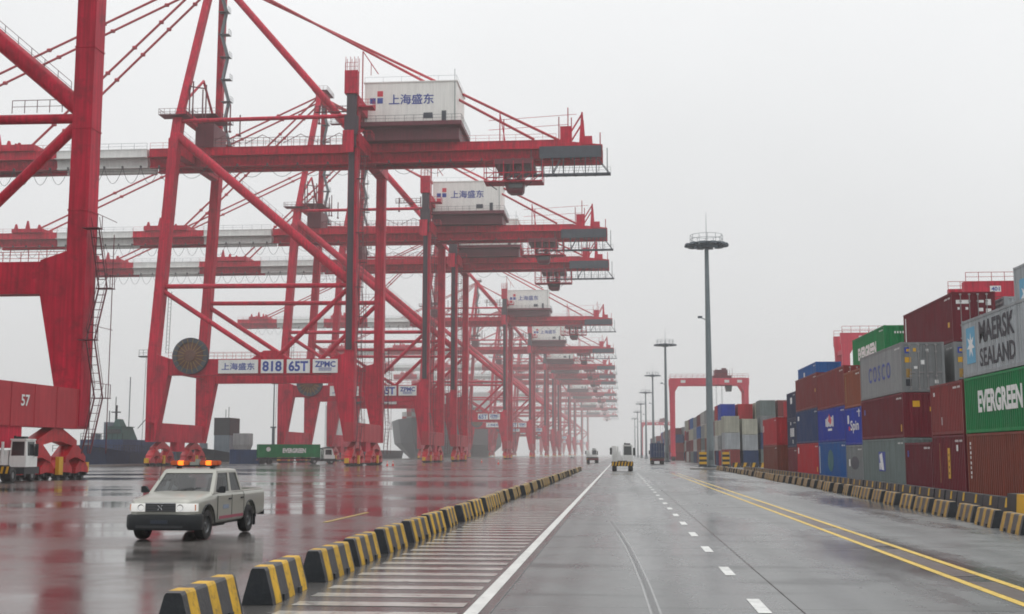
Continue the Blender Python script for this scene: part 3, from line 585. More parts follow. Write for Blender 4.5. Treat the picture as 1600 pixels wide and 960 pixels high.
# ------------------------------------------------------------------ yard gantry cranes
def rtg(loc, label, span=23.6, plate=None, m=None):
    T = thing('yard_gantry_crane', loc, label, 'gantry crane', group='red rubber-tyred yard gantries'); m = m or REDG
    for y in (-3.6, 3.6):
        b = MB(); b.box(0, span, y-0.55, y+0.55, 22.6, 24.6); g = b.build('girder', m, T)
        b = MB(); b.rail([(0.2, y-0.75 if y < 0 else y+0.75, 24.6), (span-0.2, y-0.75 if y < 0 else y+0.75, 24.6)], 1.2, 1.6, 0.05); b.build('handrail', REDP, g)
        for x, d in ((0.9, 1), (span-0.9, -1)):
            b = MB(); b.loft([[(x-0.55,y-0.5,1.9),(x+0.55,y-0.5,1.9),(x+0.55,y+0.5,1.9),(x-0.55,y+0.5,1.9)], [(x-0.7-0.0*d,y-0.5,20.6),(x+0.7,y-0.5,20.6),(x+0.7,y+0.5,20.6),(x-0.7,y+0.5,20.6)],
                              [(x-0.8 if d > 0 else x-1.9,y-0.5,22.6),(x+1.9 if d > 0 else x+0.8,y-0.5,22.6),(x+1.9 if d > 0 else x+0.8,y+0.5,22.6),(x-0.8 if d > 0 else x-1.9,y+0.5,22.6)]]); b.build('leg', m, T)
    for x in (0.9, span-0.9):
        b = MB(); b.box(x-0.6, x+0.6, -6.0, 6.0, 1.3, 2.3); b.box(x-0.4,x+0.4,-3.6,3.6,20.8,21.6); b.build('sill_beam', m, T)
        for y in (-5.2, -3.9, 3.9, 5.2):
            b = MB(); b.cyl((x, y, 0.75), 0.75, 'x', 0.55, 16); b.build('wheel', TYRE, T)
    b = MB(); b.box(span*0.55, span*0.78, -3.9, 3.9, 24.65, 25.4); b.box(span*0.58, span*0.74, -2.4, 2.4, 25.4, 27.2); b.box(span*0.66,span*0.72,-3.4,-2.6,25.4,27.6); tr = b.build('trolley', DRED, T)
    b = MB()
    for i in range(9): b.tube((span*0.52+i*0.8,-3.95,24.7),(span*0.52+i*0.8,-3.95,26.4 + (i % 3)*0.6),0.07,4)
    b.build('handrail', DRED, tr)
    b = MB(); b.loft([[(span*0.70,-3.4,22.4),(span*0.79,-3.4,22.4),(span*0.79,-1.2,22.4),(span*0.70,-1.2,22.4)],[(span*0.71,-3.3,20.6),(span*0.78,-3.3,20.6),(span*0.78,-1.3,20.6),(span*0.71,-1.3,20.6)]]); b.build('operator_cab', GLASSD, tr)
    b = MB()
    for x in (span*0.60, span*0.67):
        for y in (-1.5, 1.5): b.tube((x, y, 24.6), (x, y, 15.2), 0.05, 4)
    b.build('hoist_rope', CABLE, tr)
    b = MB(); b.box(span*0.59, span*0.685, -2.6, 2.6, 14.4, 15.2); b.box(span*0.585, span*0.69, -3.0, 3.0, 12.3, 13.1); b.loft([[(span*0.595,-2,13.1),(span*0.68,-2,13.1),(span*0.68,2,13.1),(span*0.595,2,13.1)],[(span*0.61,-1.2,14.4),(span*0.665,-1.2,14.4),(span*0.665,1.2,14.4),(span*0.61,1.2,14.4)]]); b.build('spreader', REDB, tr)
    for fx in (0.17, 0.5, 0.72, 0.88):
        b = MB(); b.box(span*fx-0.7, span*fx+0.7, -4.18, -4.152, 23.2, 24.0); pl = b.build('sign_plate', WHITE, T)
        if plate: lettering(pl, plate, (span*fx, -4.2, 23.6), 1.05, 0.55, (1,0,0), (0,0,1), BLUEL, 0.03)
    return T
REDG = mat('gantry_red_paint', (0.62, 0.035, 0.075), 0.45, var=0.12, scale=0.3, streak=0.15)
rtg((15.0, 372, 0), 'red yard gantry lifting over the stacks behind the nearest light mast')
rtg((14.8, 880, 0), 'faint distant red yard gantry, far down the road')
rtg((45.5, 168, 0), 'red yard gantry with a plate reading 401, above the stacks at right', plate='401', m=RED)
rtg((41.5, 236, 0), 'red yard gantry peeking out left of the upper green container')

# ------------------------------------------------------------------ concrete barriers
def barrier_meshes(nm, ym, dm, gm):
    # length along y (0 = near end), cross section trapezoid; foot notches; three painted bands
    Ls = [0, 0.12, 0.43, 0.86, 1.17, 1.60, 1.91, 2.02]
    kinds = [2, 1, 2, 1, 2, 1, 2]                     # 1 yellow, 2 bare/dark
    sec = lambda y, sh: [(-0.22+sh, y, 0.0), (0.22-sh, y, 0.0), (0.20-sh, y, 0.10), (0.11-sh, y, 0.45-sh), (0.09-sh, y, 0.48-sh), (-0.09+sh, y, 0.48-sh), (-0.11+sh, y, 0.45-sh), (-0.20+sh, y, 0.10)]
    bm = MB()
    n = 8
    for i in range(7):
        bm.mi = 1 if kinds[i] == 1 else 0
        a = sec(Ls[i], 0.012 if i == 0 else 0); c = sec(Ls[i+1], 0.012 if i == 6 else 0)
        bm.loft([a, c], cap=False)
    bm.mi = 2; bm.add(sec(0, 0.012), [tuple(range(8))]); bm.add(sec(Ls[-1], 0.012), [tuple(range(8))])
    bm.mi = 2
    for y in (0.50, 1.38):
        bm.box(-0.235, 0.235, y, y+0.16, 0.0, 0.085)
    me = bm.mesh(nm); bmm = bmesh.new(); bmm.from_mesh(me); bmesh.ops.remove_doubles(bmm, verts=bmm.verts, dist=0.0005); bmm.to_mesh(me); bmm.free()
    for m in (gm, ym, dm): me.materials.append(m)
    return me
ME_B1 = barrier_meshes('concrete_barrier', YELLOW, CONCD, mat('dark_grey_concrete', (0.042,0.042,0.045), 0.45, var=0.3, scale=4, bump=0.3, dirt=(0.03,0.03,0.034), dirt_amt=0.5))
ME_B2 = barrier_meshes('faded_barrier', YELF, CONCD, CONCG)
ORD = ['first','second','third','fourth','fifth','sixth','seventh','eighth','ninth','tenth','eleventh','twelfth','thirteenth','fourteenth','fifteenth','sixteenth','seventeenth','eighteenth','nineteenth','twentieth']
def ordinal(n):
    if n <= 20: return ORD[n-1]
    d = {1:'st',2:'nd',3:'rd'}.get(n % 10, 'th'); d = 'th' if 10 < n % 100 < 20 else d
    return '%d%s' % (n, d)
def barrier(me, x, y, rz, label, group, sx=1.0):
    o = bpy.data.objects.new('concrete_barrier', me); COL.objects.link(o); o.location = (x, y, 0.002); o.rotation_euler = (0, 0, rz); o.scale = (sx, 1.0, 1.0)
    return tag(o, label, 'barrier', group)
y = 12.95
for k in range(47):
    barrier(ME_B1, -4.75 + random.uniform(-0.05, 0.05), y + (0 if k < 3 else random.uniform(-0.25, 0.25)), R(random.uniform(-2.2, 2.2)),
            'black and yellow concrete barrier, %s from the camera in the row left of the road' % ordinal(k+1), 'barriers left of the road')
    y += 2.86
def lerp_path(pts, y):
    for (y0, x0), (y1, x1) in zip(pts[:-1], pts[1:]):
        if y <= y1: return x0 + (x1-x0)*(y-y0)/(y1-y0)
    return pts[-1][1]
PATH = [(20, 9.05), (30, 9.55), (40, 10.15), (64, 10.85), (110, 11.5), (170, 12.2)]
y = 25.2
for k in range(45):
    x = lerp_path(PATH, y); x2 = lerp_path(PATH, y+1)
    barrier(ME_B2, x+0.22+random.uniform(-0.06, 0.06), y-0.3 + random.uniform(-0.2, 0.2), -math.atan2(x2-x, 1)+R(random.uniform(-3, 3)),
            'faded striped concrete barrier, %s from the right edge in the front row by the stacks' % ordinal(k+1), 'front barriers by the container stacks')
    y += 2.92
# low black blocks with a yellow band on top, in a row behind
kb = MB(); kb.prism([(-0.22,0),(0.22,0),(0.15,0.52),(-0.15,0.52)], 'y', 0, 1.6)
kb.mi = 1; kb.prism([(-0.206,0.2),(-0.1,0.2),(-0.1,0.515),(-0.158,0.515)], 'y', 0.65, 0.86)
ME_K = kb.mesh('kerb_block'); ME_K.materials.append(CONCD); ME_K.materials.append(YELLOW)
y = 41.4
for k in range(55):
    x = lerp_path(PATH, y) + 2.75
    o = bpy.data.objects.new('kerb_block', ME_K); COL.objects.link(o); o.location = (x + random.uniform(-0.03,0.03), y, -0.003); o.rotation_euler = (0,0,R(random.uniform(-1.5,1.5)))
    tag(o, 'black block with a yellow band, %s from the right edge in the back row' % ordinal(k+1), 'barrier', 'banded blocks at the foot of the stacks'); y += 1.92
# bigger striped bumper block at the right edge
T = thing('bumper_block', (12.2, 35.6, 0), 'large orange and black striped concrete block at right edge behind barriers', 'barrier')
for i in range(5):
    b = MB(); b.prism([(0,0),(0.6,0),(0.55,0.72),(0.05,0.72)], 'y', i*0.95, i*0.95+0.945); b.build('stripe_band', YELM if i % 2 else CONCD, T)

# ------------------------------------------------------------------ shipping containers
PAL = {'brown': (0.22,0.05,0.03), 'redbrown': (0.25,0.04,0.04), 'maroon': (0.17,0.014,0.026), 'dark maroon': (0.14,0.012,0.024), 'red': (0.50,0.018,0.03), 'orange-brown': (0.32,0.085,0.04),
       'green': (0.004,0.24,0.07), 'pale grey': (0.40,0.43,0.45), 'grey': (0.27,0.29,0.295), 'grey-green': (0.17,0.215,0.21), 'blue': (0.008,0.12,0.40), 'royal blue': (0.010,0.04,0.38),
       'dark blue': (0.016,0.05,0.15), 'navy': (0.018,0.035,0.085), 'white': (0.58,0.59,0.57), 'cream': (0.50,0.50,0.41), 'teal': (0.03,0.16,0.18)}
CM = {}
def paint(c):
    if c not in CM: CM[c] = mat('container_paint_' + c.replace(' ', '_').replace('-', '_'), PAL[c], 0.5, var=0.14, scale=0.7, streak=0.24, rand=0.14, rvar=0.1, spec=0.28, dirt=tuple(0.5*v+0.012 for v in PAL[c]), dirt_amt=0.45)
    return CM[c]
PAL = {k: tuple(0.86*v for v in c) for k, c in PAL.items()}
CW = 2.44; CMESH = {}
def corr(n_waves, L0, L1, z0, z1, base, out, place):
    """trapezoid-corrugated sheet along t in [L0,L1]; place(t, d, z) maps to xyz"""
    p = (L1-L0)/n_waves; prof = []
    for i in range(n_waves):
        t = L0+i*p; prof += [(t, out), (t+p*0.36, out), (t+p*0.5, base), (t+p*0.86, base)]
    prof.append((L1, out))
    vs = [place(t, d, z0) for t, d in prof] + [place(t, d, z1) for t, d in prof]; n = len(prof)
    return vs, [(i, i+1, n+i+1, n+i) for i in range(n-1)]
def cpart(kind, Ln, H, smooth=False):
    k = (kind, Ln, round(H,2), smooth)
    if k in CMESH: return CMESH[k]
    b = MB(); c = 0.16
    if kind == 'frame':
        for x in (0, CW-c):
            for y in (0, Ln-c): b.box(x, x+c, y, y+c, 0.0, H)
        for x in (0.0, CW-0.1):
            b.box(x, x+0.1, c, Ln-c, 0.02, 0.17); b.box(x, x+0.1, c, Ln-c, H-0.12, H-0.01)
        for y in (0.0, Ln-0.1):
            b.box(c, CW-c, y, y+0.1, 0.02, 0.16); b.box(c, CW-c, y, y+0.1, H-0.13, H-0.01)
        for x in (-0.006, CW-0.172):
            for y in (-0.006, Ln-0.172):
                b.box(x, x+0.178, y, y+0.178, -0.003, 0.118); b.box(x, x+0.178, y, y+0.178, H-0.118, H+0.003)
        b.box(0.1, CW-0.1, 0.1, Ln-0.1, 0.14, 0.18)
    elif kind in ('side_l', 'side_r'):
        nw = int(round((Ln-0.32)/0.285))
        if smooth: b.box(0.018, 0.05, c, Ln-c, 0.17, H-0.12) if kind == 'side_l' else b.box(CW-0.05, CW-0.018, c, Ln-c, 0.17, H-0.12)
        else: b.add(*corr(nw, c, Ln-c, 0.17, H-0.12, 0.048, 0.012, (lambda t, d, z: (d, t, z)) if kind == 'side_l' else (lambda t, d, z: (CW-d, t, z))))
    elif kind == 'end_near': b.add(*corr(8, c, CW-c, 0.16, H-0.13, 0.055, 0.015, lambda t, d, z: (t, d, z)))
    elif kind == 'end_far': b.add(*corr(8, c, CW-c, 0.16, H-0.13, 0.055, 0.015, lambda t, d, z: (t, Ln-d, z)))
    elif kind == 'roof':
        nw = int(round((Ln-0.2)/0.42)); b.add(*corr(nw, 0.1, Ln-0.1, 0.1, CW-0.1, H-0.035, H-0.015, lambda t, d, z: (z, t, d)))
    elif kind in ('door_l', 'door_r'):
        x0, x1 = (c+0.004, CW/2-0.006) if kind == 'door_l' else (CW/2+0.006, CW-c-0.004)
        b.box(x0, x1, 0.02, 0.06, 0.165, H-0.135)
        if not smooth:
            for i in range(4): zz = 0.3+(H-0.6)*i/4; b.box(x0+0.08, x1-0.08, 0.006, 0.0199, zz, zz+(H-0.6)/4-0.12)
        else:
            for i in range(4): zz = 0.25+(H-0.5)*i/4; b.box(x0+0.03, x1-0.03, 0.008, 0.0199, zz, zz+(H-0.5)/4-0.03)
    elif kind.startswith('rod'):
        x = {'rod0': 0.48, 'rod1': 0.98, 'rod2': 1.46, 'rod3': 1.96}[kind]
        b.tube((x, -0.035, 0.12), (x, -0.035, H-0.1), 0.022, 6)
        for zz in (0.14, 0.9, H-0.6, H-0.2): b.box(x-0.06, x+0.06, -0.05, 0.005, zz, zz+0.09)
        b.box(x-0.02, x+0.3, -0.05, -0.03, 1.12, 1.17)
    elif kind == 'whole':
        nw = 0
        b.box(0, CW, 0, Ln, 0.0, H-0.03)
        for y in (0, Ln-c):
            for x in (-0.02, CW-c+0.02): b.box(x, x+c, y-0.02 if y == 0 else y+0.02, y+c-0.02 if y == 0 else y+c+0.02, 0, H)
        for x in (-0.02, CW-0.08): b.box(x, x+0.1, c, Ln-c, 0, 0.15); b.box(x, x+0.1, c, Ln-c, H-0.13, H)
        for i in range(6): x = 0.25+i*0.36; b.box(x, x+0.15, -0.02, 0.0, 0.15, H-0.15)
        for i in range(int(Ln/0.6)): y = 0.4+i*0.6; b.box(-0.02, 0.0, y, y+0.25, 0.16, H-0.14)
    me = b.mesh(kind); me.materials.append(None); CMESH[k] = me
    return me
def obj_mat(name, me, m, parent):
    o = bpy.data.objects.new(name, me); COL.objects.link(o); o.parent = parent
    o.material_slots[0].link = 'OBJECT'; o.material_slots[0].material = m
    return o
STEELROD = mat('lock_rod_steel', (0.30,0.29,0.29), 0.4, metal=0.4, var=0.15)
def container(x, y, z, Ln, H, col, label, group=None, door=False, reefer=False, parts=True, cap=True):
    m = paint(col)
    if not parts:
        o = bpy.data.objects.new('shipping_container', cpart('whole', Ln, H)); COL.objects.link(o); o.location = (x, y, z)
        o.material_slots[0].link = 'OBJECT'; o.material_slots[0].material = m
        return tag(o, label, 'container', group)
    T = thing('shipping_container', (x, y, z), label, 'container', group=group)
    obj_mat('frame', cpart('frame', Ln, H), m, T)
    obj_mat('side_wall', cpart('side_l', Ln, H, reefer), m, T); obj_mat('side_wall', cpart('side_r', Ln, H, reefer), m, T)
    obj_mat('roof', cpart('roof', Ln, H), m, T); obj_mat('end_wall', cpart('end_far', Ln, H), m, T)
    if door:
        ds = [obj_mat('door', cpart(k, Ln, H, reefer), m, T) for k in ('door_l', 'door_r')]
        for i in range(4): obj_mat('lock_rod', cpart('rod%d' % i, Ln, H), STEELROD, ds[i//2])
    else: obj_mat('end_wall', cpart('end_near', Ln, H), m, T)
    if 'code' not in CMESH:
        b = MB()
        for i in range(10):
            if i != 4: b.add([(0.007,0.45+i*0.13,0),(0.007,0.53+i*0.13,0),(0.007,0.53+i*0.13,0.1),(0.007,0.45+i*0.13,0.1)],[(0,1,2,3)])
        CMESH['code'] = b.mesh('code_marks'); CMESH['code'].materials.append(WHITEL)
    o = bpy.data.objects.new('code_marks', CMESH['code']); COL.objects.link(o); o.parent = T; o.location = (0, 0, H-0.36); o['kind'] = 'stuff'
    return T
def side_text(T, s, yc, zc, w, h, m, bold=0.03): return lettering(T, s, (0.004, yc, zc), w, h, (0,-1,0), (0,0,1), m, bold)
def side_patch(T, y0, y1, z0, z1, m, name='decal', x=0.006):
    b = MB(); b.add([(x,y0,z0),(x,y1,z0),(x,y1,z1),(x,y0,z1)], [(0,1,2,3)]); return b.build(name, m, T)
def end_patch(T, x0, x1, z0, z1, m, name='decal', y=-0.002):
    b = MB(); b.add([(x0,y,z0),(x1,y,z0),(x1,y,z1),(x0,y,z1)], [(0,1,2,3)]); return b.build(name, m, T)
def star(T, yc, zc, r, m, n=7, x=0.003):
    b = MB(); pts = []
    for i in range(2*n): t = math.pi/2 + math.pi*i/n; rr = r if i % 2 == 0 else r*0.42; pts.append((x, yc+rr*math.cos(t), zc+rr*math.sin(t)))
    b.add(pts + [(x, yc, zc)], [(i, (i+1) % (2*n), 2*n) for i in range(2*n)]); return b.build('emblem', m, T)
STARBLUE = mat('emblem_light_blue', (0.10,0.36,0.55), 0.5, var=0.08)
X0, X1, X2 = 16.3, 19.3, 22.25
CH = 'containers stacked by the road'
def stack(x, y, Ln, items):
    z = 0.0; out = []
    for (col, H, label, kw) in items:
        out.append(container(x, y, z, Ln, H, col, label, CH, **kw)); z += H + 0.012
    return out
D = dict
sa = stack(X0, 47.2, 12.19, [('brown',2.9,'brown container at right edge, bottom of the stack under the green one',D()), ('green',2.59,'green container with white EVERGREEN lettering, at the right edge',D()), ('pale grey',2.7,'pale grey container lettered MAERSK SEALAND with a white star on blue',D())])
b = MB()
for i, z in enumerate((2.45,2.25,2.02,1.80,1.55,1.33,1.10,0.9)): side_patch(sa[0], 11.55+0.03*(i%2), 11.72, z-0.07, z+0.06, WHITEL)
side_text(sa[1], 'EVERGREEN', 7.0, 1.42, 6.2, 1.02, WHITEL, 0.045)
side_text(sa[2], 'MAERSK', 7.0, 1.92, 5.0, 1.0, BLACKL, 0.03); side_text(sa[2], 'SEALAND', 7.0, 0.78, 5.0, 0.82, BLACKL, 0.022)
side_patch(sa[2], 10.15, 11.55, 0.62, 2.3, STARBLUE, 'emblem'); star(sa[2], 10.85, 1.46, 0.62, WHITEL, x=0.002)
sb = stack(X0, 59.75, 6.06, [('maroon',2.9,'maroon container with a yellow vertical mark, bottom, left of the brown one',D()), ('redbrown',2.59,'faded maroon container on the one with the yellow mark',D())])
side_patch(sb[0], 2.7, 3.15, 0.75, 2.25, YELM, 'emblem')
for z in (0.95,1.25,1.55,1.85): side_patch(sb[0], 2.85, 3.0, z, z+0.12, paint('maroon'), 'emblem', x=0.003)
side_patch(sb[0], 4.6, 4.66, 0.5, 2.5, YELF); side_patch(sb[0], 1.2, 1.5, 2.1, 2.4, WHITEL); side_patch(sb[1], 5.2, 5.45, 2.0, 2.2, WHITEL); side_patch(sb[1], 3.9, 4.0, 0.5, 0.9, WHITEL)
sc = stack(X0, 65.95, 6.06, [('dark maroon',2.59,'dark maroon container alone on the ground between taller stacks',D())])
side_patch(sc[0], 5.2, 5.5, 1.8, 2.15, BLUEL)
sd_ = stack(X0, 72.1, 12.19, [('grey-green',2.9,'grey container with a blue and white square mark, bottom tier',D()), ('maroon',2.59,'long maroon container under the COSCO container',D()), ('grey',2.9,'grey refrigerated container lettered COSCO on its side',D(door=True, reefer=True))])
side_patch(sd_[0], 5.3, 7.2, 0.9, 2.1, BLUEL, 'emblem'); b = MB(); b.add([(0.003,7.0,1.9),(0.003,6.2,2.05),(0.003,5.7,0.95),(0.003,6.5,1.0)], [(0,1,2,3)]); b.build('emblem', WHITEL, sd_[0])
side_patch(sd_[0], 6.7, 7.05, 1.0, 1.4, WHITEL, 'emblem', x=0.003)
side_patch(sd_[1], 0.5, 0.75, 0.35, 0.75, YELM); side_patch(sd_[1], 10.9, 11.3, 1.6, 1.95, BLUEL); end_patch(sd_[1], 0.55, 0.95, 1.75, 2.1, YELM, y=0.012); end_patch(sd_[1], 1.5, 1.7, 1.5, 1.75, YELM, y=0.012)
side_text(sd_[2], 'C O S C O', 6.2, 1.5, 6.4, 1.0, BLUEL, 0.012)
def reefer_decals(T):
    for (x0,x1,z0,z1,m) in ((0.2,0.52,2.25,2.6,BLUEL),(0.3,0.52,2.35,2.5,YELM),(0.2,0.55,1.72,2.02,YELM),(0.68,0.85,2.35,2.55,YELM),(0.7,0.9,1.35,1.5,WHITEL),(1.4,1.55,2.3,2.5,WHITEL),(0.22,0.55,0.35,0.75,BLACKL),(0.25,0.55,0.85,1.35,YELF),(1.85,2.05,0.5,0.7,WHITEL),(1.1,1.3,1.6,1.85,WHITEL)): end_patch(T, x0, x1, z0, z1, m, y=-0.001-0.002*(m is YELM))
reefer_decals(sd_[2])
se = stack(X0, 84.35, 6.06, [('grey',2.59,'short grey container with a dark oval mark, bottom tier',D()), ('royal blue',2.59,'short blue container with white script marks',D()), ('orange-brown',2.59,'short orange-brown container on top of the blue script one',D())])
b = MB(); b.add([(0.004, 2.9+1.5*math.cos(t*math.pi/10), 1.35+0.45*math.sin(t*math.pi/10)) for t in range(20)] , [tuple(range(20))]); b.build('emblem', SLATE, se[0]); side_patch(se[0], 4.6, 5.1, 1.1, 1.6, WHITEL)
side_text(se[1], 'Spirit' if False else 'Spin', 2.6, 1.25, 3.0, 0.9, WHITEL, 0.02); side_patch(se[1], 4.6, 5.2, 1.5, 2.1, WHITEL); side_patch(se[1], 4.3, 4.8, 1.0, 1.3, REDL, x=0.004); side_patch(se[1], 0.8, 1.05, 1.9, 2.45, WHITEL); side_patch(se[2], 5.4, 5.55, 0.4, 2.3, YELF)
sf = stack(X0, 90.5, 12.19, [('blue',2.9,'bright blue container with a white stripe at its far end, bottom tier',D()), ('royal blue',2.59,'royal blue container with a white and red round emblem',D()), ('redbrown',2.9,'red-brown container topping the royal blue one',D(door=True))])
side_patch(sf[0], 11.6, 11.85, 0.4, 2.6, WHITEL); b = MB(); b.add([(0.004, 6.6+1.3*math.cos(t*math.pi/10), 1.45+0.85*math.sin(t*math.pi/10)) for t in range(20)], [tuple(range(20))]); b.build('emblem', paint('teal'), sf[0])
for i in range(6): side_patch(sf[1], 4.9+i*0.62, 5.35+i*0.62, 1.15+0.05*(i%2), 2.0-0.1*(i%3), WHITEL, 'emblem')
b = MB(); b.add([(0.001,7.2,1.6),(0.001,6.0,1.3),(0.001,5.7,1.7),(0.001,6.8,2.2)], [(0,1,2,3)]); b.build('emblem', REDL, sf[1]); side_patch(sf[1], 5.6, 7.4, 0.85, 1.02, WHITEL, 'emblem')
for i in range(5): end_patch(sf[2], 0.35+i*0.28, 0.5+i*0.28, 2.2, 2.45, WHITEL, y=-0.003)
sg = stack(X0, 102.85, 12.19, [('red',2.9,'bright red container in the bottom tier',D()), ('dark blue',2.9,'dark blue container stacked on the bright red one',D()), ('redbrown',2.9,'brown container topping the dark blue and red ones',D())])
side_patch(sg[0], 11.0, 11.6, 2.0, 2.55, WHITEL); side_patch(sg[1], 10.4, 11.3, 2.05, 2.45, WHITEL); side_patch(sg[0], 0.6, 1.0, 0.5, 0.9, YELM); side_patch(sg[2], 0.7, 1.0, 1.3, 1.6, YELM)
sh = stack(X0, 115.2, 6.06, [('maroon',2.59,'maroon container under two navy ones at the end of the stacks',D()), ('navy',2.59,'navy container with white marks, middle of its stack',D()), ('navy',2.59,'navy container with small white mark, top of its stack',D())])
for i in range(3): side_patch(sh[1], 1.6+i*0.9, 2.2+i*0.9, 1.0, 1.8, WHITEL, 'emblem')
side_patch(sh[2], 2.4, 3.6, 1.5, 2.1, WHITEL, 'emblem'); side_patch(sh[1], 3.4, 3.9, 2.1, 2.4, WHITEL); side_patch(sh[1], 2.2, 2.6, 0.35, 0.7, WHITEL)
si = stack(X0, 129.6, 12.19, [('brown',2.9,'brown container at ground, last of the near stacks',D()), ('red',2.9,'red container on the brown one, last of the near stacks',D())])
side_patch(si[1], 11.2, 11.7, 1.5, 2.2, WHITEL)
hid = lambda c, H, n: (c, H, n, D())
c1 = stack(X1, 48.75, 12.19, [hid('maroon',2.9,'maroon container hidden behind the brown one at right edge'), hid('blue',2.59,'blue container hidden behind the green EVERGREEN one'), hid('redbrown',2.59,'red-brown container hidden behind the MAERSK SEALAND one'), ('pale grey',2.9,'pale grey container with blue emblem, topmost at the right edge',D())])
side_patch(c1[3], 9.9, 11.4, 0.6, 2.2, STARBLUE, 'emblem'); star(c1[3], 10.65, 1.4, 0.6, WHITEL, x=0.002)
cd = stack(X1, 72.1, 12.19, [hid('brown',2.9,'brown container hidden behind the grey one with square mark'), hid('maroon',2.59,'maroon container hidden behind the long maroon one'), ('grey',2.9,'grey refrigerated container right of the COSCO one, doors showing',D(door=True, reefer=True)), ('maroon',2.9,'long maroon container with lock rods, standing on the refrigerated ones',D(door=True))])
reefer_decals(cd[2])
side_patch(cd[3], 11.5, 11.75, 0.5, 2.6, WHITEL); side_patch(cd[3], 0.7, 1.1, 0.9, 1.2, YELM)
for (x0,x1,z0,z1) in ((0.22,0.95,2.2,2.42),(0.3,0.42,1.85,2.0),(0.75,0.9,1.85,2.0),(1.5,1.8,2.25,2.4),(1.9,2.2,2.1,2.45),(1.5,1.75,1.75,1.95),(1.9,2.2,1.6,1.9),(1.55,1.75,1.3,1.55),(0.5,0.7,0.8,1.0),(1.95,2.2,1.1,1.4),(1.5,1.8,0.95,1.1)): end_patch(cd[3], x0, x1, z0, z1, WHITEL, y=-0.004)
ce = stack(X2, 72.1, 12.19, [hid('blue',2.9,'blue container hidden in the third row, bottom'), hid('red',2.59,'red container hidden in the third row, second tier'), hid('grey',2.9,'grey container hidden in the third row, third tier'), ('pale grey',2.6,'pale grey ribbed container with orange sticker below plate 401',D())])
end_patch(ce[3], 0.75, 1.1, 1.9, 2.3, YELM, y=0.012)
cf = stack(X1, 90.5, 12.19, [hid('red',2.9,'red container hidden behind the bright blue one'), hid('grey',2.59,'grey container hidden behind the royal blue one'), hid('maroon',2.9,'maroon container hidden behind the red-brown one'), ('green',2.9,'smaller upper green container lettered EVERGREEN with a round end emblem',D())])
side_text(cf[3], 'EVERGREEN', 6.4, 1.5, 7.0, 1.0, WHITEL, 0.06)
b = MB(); b.add([(1.75+0.34*math.cos(t*math.pi/8), 0.012, 1.6+0.38*math.sin(t*math.pi/8)) for t in range(16)], [tuple(range(16))]); b.build('emblem', WHITEL, cf[3])
end_patch(cf[3], 1.65, 1.85, 1.45, 1.75, paint('green'), 'emblem', y=0.009)
for i in range(8): end_patch(cf[3], 0.75+i*0.19, 0.85+i*0.19, 2.3, 2.45, WHITEL, y=0.012)
cg = stack(X1, 121.8, 12.19, [hid('grey',2.9,'grey container hidden behind the maroon and navy stack'), hid('red',2.59,'red container hidden behind the navy stack'), ('maroon',2.59,'maroon container behind the brown stack, under the dark blue one',D()), ('blue',2.9,'dark blue container with pale edge, topmost left of the stacks',D())])
for i in range(5): side_patch(cg[3], 4.0+i*1.0, 4.6+i*1.0, 0.7, 1.2, WHITEL)
side_patch(cg[3], 7.4, 8.2, 1.7, 2.3, WHITEL)
ch = stack(X1, 134.4, 12.19, [hid('blue',2.59,'blue container hidden behind the last red and brown pair'), hid('white',2.59,'white container hidden behind the last red and brown pair'), ('red',2.9,'red container peeking above the last red and brown pair',D())])

# farther blocks: whole meshes, too small to show their parts
palette = ['maroon','grey','pale grey','red','white','brown','maroon','grey-green','dark blue','cream','grey','redbrown','blue','maroon']
tiers_w = ['bottom tier', 'second tier', 'third tier', 'fourth tier', 'fifth tier']
def block(y0, n, Xs, seed, name, fixed={}, front=5, group=None):
    rnd = random.Random(seed); y = y0
    for k in range(n):
        short = rnd.random() < 0.45; Ln = 6.06 if short else 12.19
        for c in range(front if k in (0, 1) else 1):
            nt_ = rnd.choice([3, 4, 4, 4]) if k > 1 else [3,3,4,4,4][c] + (1 if k == 1 and c < 2 else 0)
            z = 0.0
            for t in range(nt_):
                col = fixed.get((k, c, t)) or rnd.choice(palette); H = rnd.choice([2.59, 2.59, 2.75])
                col_w = ('%s stack' % ordinal(k+1)) if c == 0 else ('%s stack of %s row back' % (ordinal(k+1), ordinal(c+1)))
                container(Xs + c*2.95 + rnd.uniform(-0.05,0.05), y, z, Ln, H, col, '%s container, %s, %s, %s' % (col, tiers_w[t], col_w, name), group, parts=False); z += H + 0.012
        y += Ln + rnd.choice([0.4, 0.4, 1.2])
    return y
block(205, 13, 17.3, 3, 'block behind the nearest mast', {(0,0,0):'redbrown',(0,0,1):'pale grey',(0,0,2):'cream',(0,1,0):'dark blue',(0,1,1):'pale grey',(0,1,2):'cream',(0,2,0):'grey-green',(0,2,1):'dark blue',(0,2,2):'grey',(0,2,3):'grey-green',(0,3,2):'white',(0,3,3):'redbrown',(1,0,0):'red',(1,0,1):'grey',(1,0,2):'cream',(1,0,3):'royal blue',(1,0,4):'red'}, group='containers in the block behind the light mast')
block(385, 15, 17.3, 5, 'block beyond the gantry', {(0,0,0):'maroon'}, front=4, group='containers in the block beyond the gantry')
block(570, 13, 17.3, 9, 'faint far block', front=2, group='containers in the far block')

